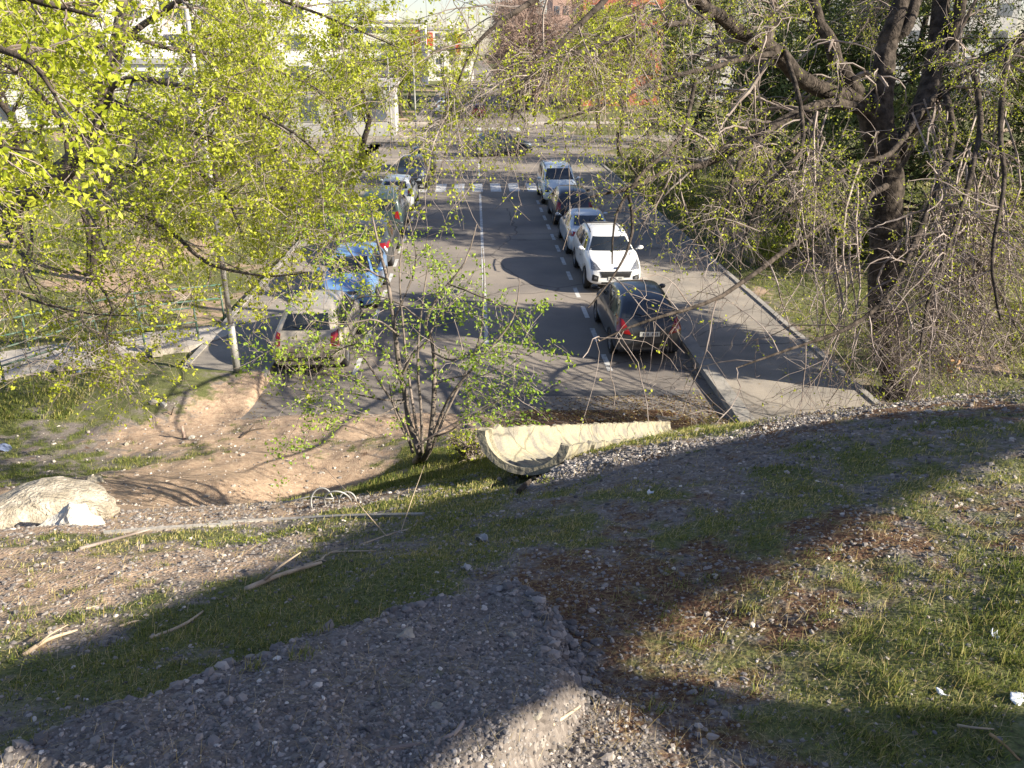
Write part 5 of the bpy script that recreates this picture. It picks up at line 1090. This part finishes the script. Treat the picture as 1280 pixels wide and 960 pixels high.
# ------------------------------------------------------------------ buildings
def building(name, x, y, wd, dp, hg, m, label, floors, bays, rz=0, wm='window_glass', wsz=(.5, .45), roof=True, panels=(), z0=0, strips=False, group=None):
    t = empty(name, (x, y, z0), rz, label=label, cat='building', group=group)
    MB().box((0, dp/2, hg/2), (wd, dp, hg)).build('wall', m, t)
    if roof: r_ = MB().box((0, dp/2, hg+.25), (wd+.5, dp+.5, .5)).build('roof', M['grey_wall'], t); MB().box((wd*.2, dp/2, hg+1.3), (wd*.15, 3, 1.6)).build('stair_head', m, r_)
    fh = hg/floors
    for f in range(floors):
        if strips:
            zc = f*fh+fh*.55; fr = MB().box((0, -.04, zc), (wd*.94, .10, fh*.36)).build('window_band', M[wm], t); mu = MB()
            for k in range(1, bays): mu.box((-wd*.47+wd*.94*k/bays, -.11, zc), (.12, .06, fh*.36))
            mu.build('mullions', M['grey_wall'], fr); continue
        for b_ in range(bays):
            cx = -wd/2+wd*(b_+.5)/bays; zc = f*fh+fh*.55; w_ = wd/bays*wsz[0]; h_ = fh*wsz[1]
            fr = MB().box((cx, -.03, zc), (w_+.16, .10, h_+.16)).build('window', M['grey_wall'], t)
            MB().box((cx, -.09, zc), (w_, .05, h_)).build('pane', M[wm], fr)
    for (cx, zc, w_, h_) in panels: MB().box((cx, -.16, zc), (w_, .3, h_)).build('panel', M['red_panel'], t)
    return t
def bX(px, Y): return (px-640)/1000*Y*1.0+Y*math.tan(YAW)
building('apartment_building', bX(215, 95), 95, 38, 14, 19, M['white_wall'], 'tall white building glaring in the sun at the upper left', 6, 9, rz=.05)
building('office_building', bX(470, 190), 190, 26, 14, 13, M['white_wall'], 'white building with long dark window bands and red ends down the street', 4, 10, strips=True, panels=[(-10.5, 10.3, 3.2, 2.8), (11, 9, 2.6, 5)])
building('office_building', bX(556, 230), 230, 18, 14, 12.5, M['white_wall'], 'white block with red panels beside the street end', 4, 5, panels=[(-3, 10.3, 3, 3.2), (5, 9, 1.4, 5)], wsz=(.4, .4))
building('brick_building', bX(768, 118), 118, 11, 14, 17, M['brick'], 'red brick building glimpsed behind the bare trees on the right', 5, 3, rz=-.05)
building('apartment_building', bX(712, 175), 175, 9, 14, 26, M['pink_wall'], 'tall pinkish brick tower far right of the street', 8, 5)
building('low_building', bX(380, 75), 76, 18, 8, 4.2, M['grey_wall'], 'low grey building behind the left park trees', 1, 6, rz=.05)
building('low_building', bX(130, 80), 84, 24, 8, 6, M['white_wall'], 'long low white building at the far side of the left park', 2, 9)
building('apartment_building', bX(1050, 120), 125, 50, 14, 18, M['grey_wall'], 'grey building behind the pines on the right', 5, 12)

# unseen plates added on the right, outlined to cast two bands of shade
def back(px, py, zc):
    q = hit(px, py); k = (zc-q[2])/math.tan(SUN_EL); return (q[0]-SH[0]*k, q[1]-SH[1]*k)
def plate(name, px, zc, th, parent, m=None):
    pts = [back(a, b, zc) for a, b in px]; n = len(pts); bm = bmesh.new(); T = [bm.verts.new((x, y, zc+th)) for x, y in pts]; B = [bm.verts.new((x, y, zc)) for x, y in pts]
    bm.faces.new(T); bm.faces.new(B[::-1])
    for i in range(n): bm.faces.new([T[i], B[i], B[(i+1) % n], T[(i+1) % n]])
    bmesh.ops.recalc_face_normals(bm, faces=bm.faces); bmesh.ops.triangulate(bm, faces=bm.faces); me = bpy.data.meshes.new(name); bm.to_mesh(me); bm.free(); return link(name, me, m or M['concrete'], parent)
caster = empty('shade_caster', (0, 0, 0), label='added unseen plates to the right that cast the bands of shade on the slope', cat='shade_caster')
plate('wide_shade_plate', [(-120,950),(0,893),(130,828),(200,800),(330,742),(430,702),(530,652),(640,612),(760,600),(853,577),(953,553),(1020,538),(1086,526),(1136,520),(1203,513),(1290,505),(1290,560),(1160,612),(1000,690),(854,764),(800,800),(757,838),(714,862),(627,908),(547,958),(480,1000),(300,1080)], 8.8, .12, caster)
plate('narrow_shade_plate', [(700,852),(757,838),(800,846),(854,857),(986,880),(1066,893),(1180,903),(1420,915),(1420,1020),(1100,1010),(986,942),(936,917),(854,887),(770,868),(714,864)], 8.5, .12, caster)
def caster_post(x, y): MB().tube([(x, y, T1(x, y)-.3), (x, y, 8.5)], .22, 12).build('caster_post', M['concrete'], caster)  # made-up support under the added shade plates
caster_post(*back(1420, 980, 8.5))

# ------------------------------------------------------------------ loose gravel, litter and grass (nobody could count them)
rngG = np.random.default_rng(3)
def pol(n, r0, r1, a0=-40, a1=42, pw=1.0):
    r = r0*(r1/r0)**(rngG.random(n)**pw); a = np.radians(rngG.uniform(a0, a1, n)); return r*np.sin(a), r*np.cos(a), r
# icosahedron stones
ph = (1+5**.5)/2
ICO = unit(np.array([(-1,ph,0),(1,ph,0),(-1,-ph,0),(1,-ph,0),(0,-1,ph),(0,1,ph),(0,-1,-ph),(0,1,-ph),(ph,0,-1),(ph,0,1),(-ph,0,-1),(-ph,0,1)], float))
ICF = np.array([(0,11,5),(0,5,1),(0,1,7),(0,7,10),(0,10,11),(1,5,9),(5,11,4),(11,10,2),(10,7,6),(7,1,8),(3,9,4),(3,4,2),(3,2,6),(3,6,8),(3,8,9),(4,9,5),(2,4,11),(6,2,10),(8,6,7),(9,8,1)])
def stones(name, x, y, s, tint, label):
    n = len(x); z = terr(x, y); sc = s[:, None]*rngG.uniform([.6, .6, .35], [1.2, 1.2, .8], (n, 3)); a = rngG.random(n)*6.28; c, q = np.cos(a), np.sin(a)
    V = ICO[None]*(1+rngG.normal(size=(n, 12, 1))*.16)*sc[:, None]; V = np.stack([V[..., 0]*c[:, None]-V[..., 1]*q[:, None], V[..., 0]*q[:, None]+V[..., 1]*c[:, None], V[..., 2]], -1)
    V += np.stack([x, y, z+sc[:, 2]*.25], -1)[:, None]; F = (ICF[None]+(np.arange(n)*12)[:, None, None]).reshape(-1, 3)
    link(name, np_mesh(name, V.reshape(-1, 3), [F], False, {'tint': ('FACE', 'FLOAT', np.repeat(tint, 20))}), M['stone'], kind='stuff', label=label, cat='gravel')
x, y, r = pol(90000, 1.2, 8.5); mk = masks(x, y); keep = rngG.random(len(x)) < np.clip(1.05-mk[:, 0]*.95-mk[:, 1]*.55-mk[:, 2]*.55, .06, 1); x, y, r = x[keep], y[keep], r[keep]
x, y, r = x[:42000], y[:42000], r[:42000]
s = (.0024+.0080*rngG.random(len(x))**2.8)*np.clip(r/2.6, .8, 2.4); tint = np.clip(.32+.2*rngG.normal(size=len(x))+.4*(rngG.random(len(x)) < .03), 0, 1)
stones('gravel', x, y, s, tint, 'loose grey gravel strewn over the slope')
x, y, r = pol(2600, 1.2, 8.0); mk = masks(x, y); keep = mk[:, 0] < .6; x, y, r = x[keep], y[keep], r[keep]
stones('coarse_gravel', x, y, .006+.011*rngG.random(len(x))**3.5, np.clip(.42+.25*rngG.normal(size=len(x)), 0, 1), 'coarser stones lying among the gravel on the slope')
x = rngG.uniform(-9, 6, 5000); y = rngG.uniform(8.5, 16, 5000); mk = masks(x, y); keep = mk[:, 0] < .6
stones('rubble', x[keep][:2600], y[keep][:2600], .010+.03*rngG.random(2600)[:len(x[keep][:2600])]**4, np.clip(.6+.2*rngG.normal(size=len(x[keep][:2600])), 0, 1), 'small rubble on the dirt below the slope')
x, y, r = pol(9000, 4.6, 6.6, 0, 40); q = np.array([J_ for J_ in []]) if False else None
# crumbly pale rubble along the crest of the slope
cr = np.array([hit(*p)[:2] for p in [(700,588),(760,575),(860,556),(960,537),(1020,523),(1060,515),(1160,502),(1280,490)]]); cq, _ = resample(np.c_[cr, np.zeros(len(cr))], [1]*len(cr), 400)
k_ = (rngG.random(5200)**1.5*400).astype(int); x = cq[k_, 0]+rngG.normal(size=5200)*.16; y = cq[k_, 1]+rngG.normal(size=5200)*.13
stones('crest_rubble', x, y, .004+.012*rngG.random(5200)**3*(1-.6*k_/400), np.clip(.5+.28*rngG.normal(size=5200), 0, 1), 'pale crumbled rubble along the crest of the slope')

# clods and broken bits along the ragged edge of the gravel mound
tt = rngG.random(1500)*9.0; ii = tt.astype(int); ff = (tt-ii)[:, None]; pe = MND[ii]*(1-ff)+MND[ii+1]*ff+rngG.normal(size=(1500, 2))*.045
stones('mound_clods', pe[:, 0], pe[:, 1], .005+.020*rngG.random(1500)**3, np.clip(.28+.16*rngG.normal(size=1500), 0, 1), 'clods and broken slabs along the edge of the gravel mound')

def blades(name, x, y, h, wd, m, label, tint, bend=.5, cat='grass', flatness=0.0, lift=0.0):
    n = len(x); z = terr(x, y)-.004; a = rngG.random(n)*6.28; ln = (.15+bend*rngG.random(n)); d = np.stack([np.cos(a)*ln, np.sin(a)*ln, 1-flatness*rngG.random(n)], -1); d = unit(d)
    sd = np.stack([-np.sin(a+1), np.cos(a+1), np.zeros(n)], -1)*wd[:, None]; b = np.stack([x, y, z+lift], -1); m1 = b+d*(h*.55)[:, None]; tip = b+d*h[:, None]+np.stack([np.cos(a), np.sin(a), -.6*np.ones(n)], -1)*(h*.28)[:, None]*rngG.random((n, 1))
    V = np.stack([b-sd, b+sd, m1+sd*.75, m1-sd*.75, tip], 1).reshape(-1, 3); o = np.arange(n)[:, None]*5; F4 = o+np.array([[0, 1, 2, 3]]); F3 = o+np.array([[3, 2, 4]])
    link(name, np_mesh(name, V, [F4, F3], False, {'tint': ('FACE', 'FLOAT', np.concatenate([tint, tint]))}), m, kind='stuff', label=label, cat=cat)
x, y, r = pol(420000, 1.15, 9.0); mk = masks(x, y)
pr = smooth01(mk[:, 0]+.25*fbm(x*5, y*5, 3, 8), .36, .95)*.56; keep = rngG.random(len(x)) < pr; x, y, r, g = x[keep], y[keep], r[keep], mk[keep, 0]
dry = fbm(x*1.4, y*1.4, 3, 61)
lush = smooth01(x-y*.35, .55, 1.4)*(1-smooth01(r, 2.8, 4.2))      # the tall fresh grass at the lower right
h = (.008+.016*rngG.random(len(x))**1.8)*(1+.25*np.clip(r-2, 0, 4))*(1+.9*lush); wd = .0015*np.clip(r/2.2, .8, 2.6)*(1+.3*lush)
tint = np.clip(.46+.26*rngG.normal(size=len(x))+dry*.5-.10*lush, 0, 1)
blades('grass', x, y, h, wd, M['grass'], 'short fresh grass growing over the slope', tint)
x, y, r = pol(150000, 1.15, 7.5); mk = masks(x, y); keep = rngG.random(len(x)) < smooth01(mk[:, 2], .3, .9)*.85; x, y, r = x[keep], y[keep], r[keep]
blades('moss', x, y, .004+.008*rngG.random(len(x)), .0013*np.clip(r/2, .8, 2.6), M['moss'], 'reddish brown moss and dry litter in patches on the slope', np.clip(.35+.3*rngG.normal(size=len(x)), 0, 1), bend=1.4, cat='moss')
x, y, r = pol(26000, 1.2, 7.5); mk = masks(x, y); keep = rngG.random(len(x)) < np.clip(.25+mk[:, 2]*.6+mk[:, 0]*.3, 0, 1); x, y, r = x[keep][:12000], y[keep][:12000], r[keep][:12000]
blades('dry_straw', x, y, .02+.05*rngG.random(len(x)), .0008*np.clip(r/2, .8, 2.4), M['moss'], 'dry straw and stem bits lying about the slope', np.clip(.85+.15*rngG.normal(size=len(x)), 0, 1), bend=6, cat='straw', lift=.008)
# grass of the hollow's rim, the left bank and the lawns
x = rngG.uniform(-14, 9, 260000); y = rngG.uniform(8, 16.5, 260000); mk = masks(x, y); keep = (rngG.random(len(x)) < smooth01(mk[:, 0], .4, .9)) & ((np.abs(x-.2) > 8.6) | (y < 15.0)); x, y = x[keep], y[keep]
blades('bank_grass', x, y, .03+.06*rngG.random(len(x)), .0035+0*x, M['grass'], 'patchy grass on the bank below the slope', np.clip(.4+.22*rngG.normal(size=len(x))+.5*fbm(x, y, 3, 4), 0, 1))
x = np.concatenate([rngG.uniform(8.7, 30, 90000), rngG.uniform(-34, -8.3, 90000)]); y = 15+(60-15)*rngG.random(180000)**1.7; mk = masks(x, y); keep = rngG.random(len(x)) < smooth01(mk[:, 0], .35, .85); x, y = x[keep], y[keep]
blades('lawn_grass', x, y, .05+.09*rngG.random(len(x)), .006+.0004*y, M['grass'], 'green lawn on both sides of the street', np.clip(.5+.2*rngG.normal(size=len(x))+.45*fbm(x*.5, y*.5, 3, 4), 0, 1), bend=.8)
# leaf litter and dry soil washed over the road's end
x = rngG.uniform(-1, 5.1, 7000); y = 14.4+1.7*rngG.random(7000)**1.3; keep = rngG.random(7000) < smooth01(x+fbm(x, y, 2, 6)*2, -.5, 3.5); x, y = x[keep], y[keep]
n = len(x); a = rngG.random(n)*6.28; zz = np.maximum(terr(x, y), .0)+.006; ml = MB(); s_ = .012+.02*rngG.random(n)
d = np.stack([np.cos(a), np.sin(a), rngG.normal(size=n)*.3], -1)*s_[:, None]; e = np.stack([-np.sin(a), np.cos(a), rngG.normal(size=n)*.3], -1)*s_[:, None]*.5; c = np.stack([x, y, zz], -1)
link('leaf_litter', np_mesh('leaf_litter', np.stack([c-d, c+e, c+d, c-e], 1).reshape(-1, 3), [np.arange(n*4).reshape(-1, 4)], False, {'tint': ('FACE', 'FLOAT', np.clip(.5+.3*rngG.normal(size=n), 0, 1))}), M['moss'], kind='stuff', label='brown leaf litter at the end of the road', cat='leaf litter')
# taller tufts in the fresh grass at the lower right and along the sunlit edges
tc_ = [hit(rngG.uniform(1010, 1290), rngG.uniform(690, 960))[:2] for _ in range(80)]+[hit(rngG.uniform(800, 1280), rngG.uniform(600, 900))[:2] for _ in range(40)]+[hit(rngG.uniform(500, 700), rngG.uniform(600, 680))[:2] for _ in range(30)]+[hit(rngG.uniform(20, 400), rngG.uniform(700, 840))[:2] for _ in range(40)]
tc_ = np.repeat(np.array(tc_), 34, 0); x = tc_[:, 0]+rngG.normal(size=len(tc_))*.022; y = tc_[:, 1]+rngG.normal(size=len(tc_))*.022
blades('grass_tufts', x, y, .018+.036*rngG.random(len(x)), .0016+0*x, M['grass'], 'taller tufts standing out of the short grass', np.clip(.5+.25*rngG.normal(size=len(x)), 0, 1), bend=.9)
# broad-leaved weeds here and there
def weed(px, py, s, seed, label, n=26):
    n = 70; s = s*.8
    c = hit(px, py); rg = np.random.default_rng(seed); a = rg.random(n)*6.28; el = rg.uniform(.15, 1.2, n); L = s*(.5+.6*rg.random(n))
    d = np.stack([np.cos(a)*np.cos(el), np.sin(a)*np.cos(el), np.sin(el)], -1); e = np.stack([-np.sin(a), np.cos(a), 0*a], -1); st = d*(L*.15)[:, None]+rg.normal(size=(n, 3))*s*[.55, .55, 0]; L = L*.45
    L = L*.8; V = np.stack([st, st+d*(L*.5)[:, None]+e*(L*.16)[:, None], st+d*L[:, None]-np.array([0, 0, 1])*(L*.2)[:, None], st+d*(L*.5)[:, None]-e*(L*.16)[:, None]], 1).reshape(-1, 3)
    o = link('weed', np_mesh('weed', V, [np.arange(n*4).reshape(-1, 4)], False, {'tint': ('FACE', 'FLOAT', np.clip(.35+.2*rg.normal(size=n), 0, 1))}), M['leaf_mid'], label=label, cat='weed', group='leafy weeds on the slope'); o.location = tuple(c)
for i, (a, b, s, lb) in enumerate([(685,603,.10,'bright leafy weed under the trough mouth'),(570,648,.10,'weed clump in the sunlit grass left of the shadow edge'),(320,680,.12,'dark green weed patch on the left gravel slope'),(300,678,.10,'smaller weed beside the dark green patch'),(262,686,.09,'weed left of the dark green patch'),(45,828,.06,'grey-green weed at the lower left'),
      (1165,925,.05,'broad light green weed in the grass at lower right'),(1190,895,.04,'young weed with upright leaves at lower right'),(1090,952,.05,'curly weed at the bottom edge right of centre'),(1040,945,.04,'curly weed at the bottom edge, left of the other'),(810,548,.12,'weed beside the trough'),(920,528,.16,'bright weed by the kerb end'),(880,532,.14,'second bright weed by the kerb end'),(540,566,.12,'grass-green weed at the foot of the sapling')]):
    weed(a, b, s, 700+i, lb, 40)

# small chores on the road: a manhole cover, gutter dust and scattered leaves
mh = empty('manhole_cover', (-.9, 24.6, .004), label='round iron manhole cover in the left lane', cat='manhole cover')
mb = MB(); mb.tube([(0, 0, -.02), (0, 0, .006)], .33, 28); mb.build('frame', M['kerb'], mh); mb = MB(); mb.tube([(0, 0, -.02), (0, 0, .011)], .28, 28); mb.build('lid', M['black_trim'], mh)
n = 2600; x = np.concatenate([5.2-np.abs(rngG.normal(size=n))*.22, -4.85+np.abs(rngG.normal(size=n))*.25, rngG.uniform(5.7, 8.3, 900)]); y = np.concatenate([rngG.uniform(15.2, 48, 2*n), rngG.uniform(14.2, 40, 900)]); zz = np.concatenate([np.full(2*n, .006), np.full(900, .131)])
m_ = len(x); a = rngG.random(m_)*6.28; s_ = .010+.022*rngG.random(m_)**2; d = np.stack([np.cos(a), np.sin(a), .12*rngG.random(m_)], -1)*s_[:, None]; e = np.stack([-np.sin(a), np.cos(a), .1*rngG.random(m_)], -1)*s_[:, None]*.55; c = np.stack([x, y, zz], -1)
link('gutter_litter', np_mesh('gutter_litter', np.stack([c-d, c+e, c+d, c-e], 1).reshape(-1, 3), [np.arange(m_*4).reshape(-1, 4)], False, {'tint': ('FACE', 'FLOAT', np.clip(.6+.3*rngG.normal(size=m_), 0, 1))}), M['moss'], kind='stuff', label='dry leaves and dust along the gutters', cat='leaf litter')
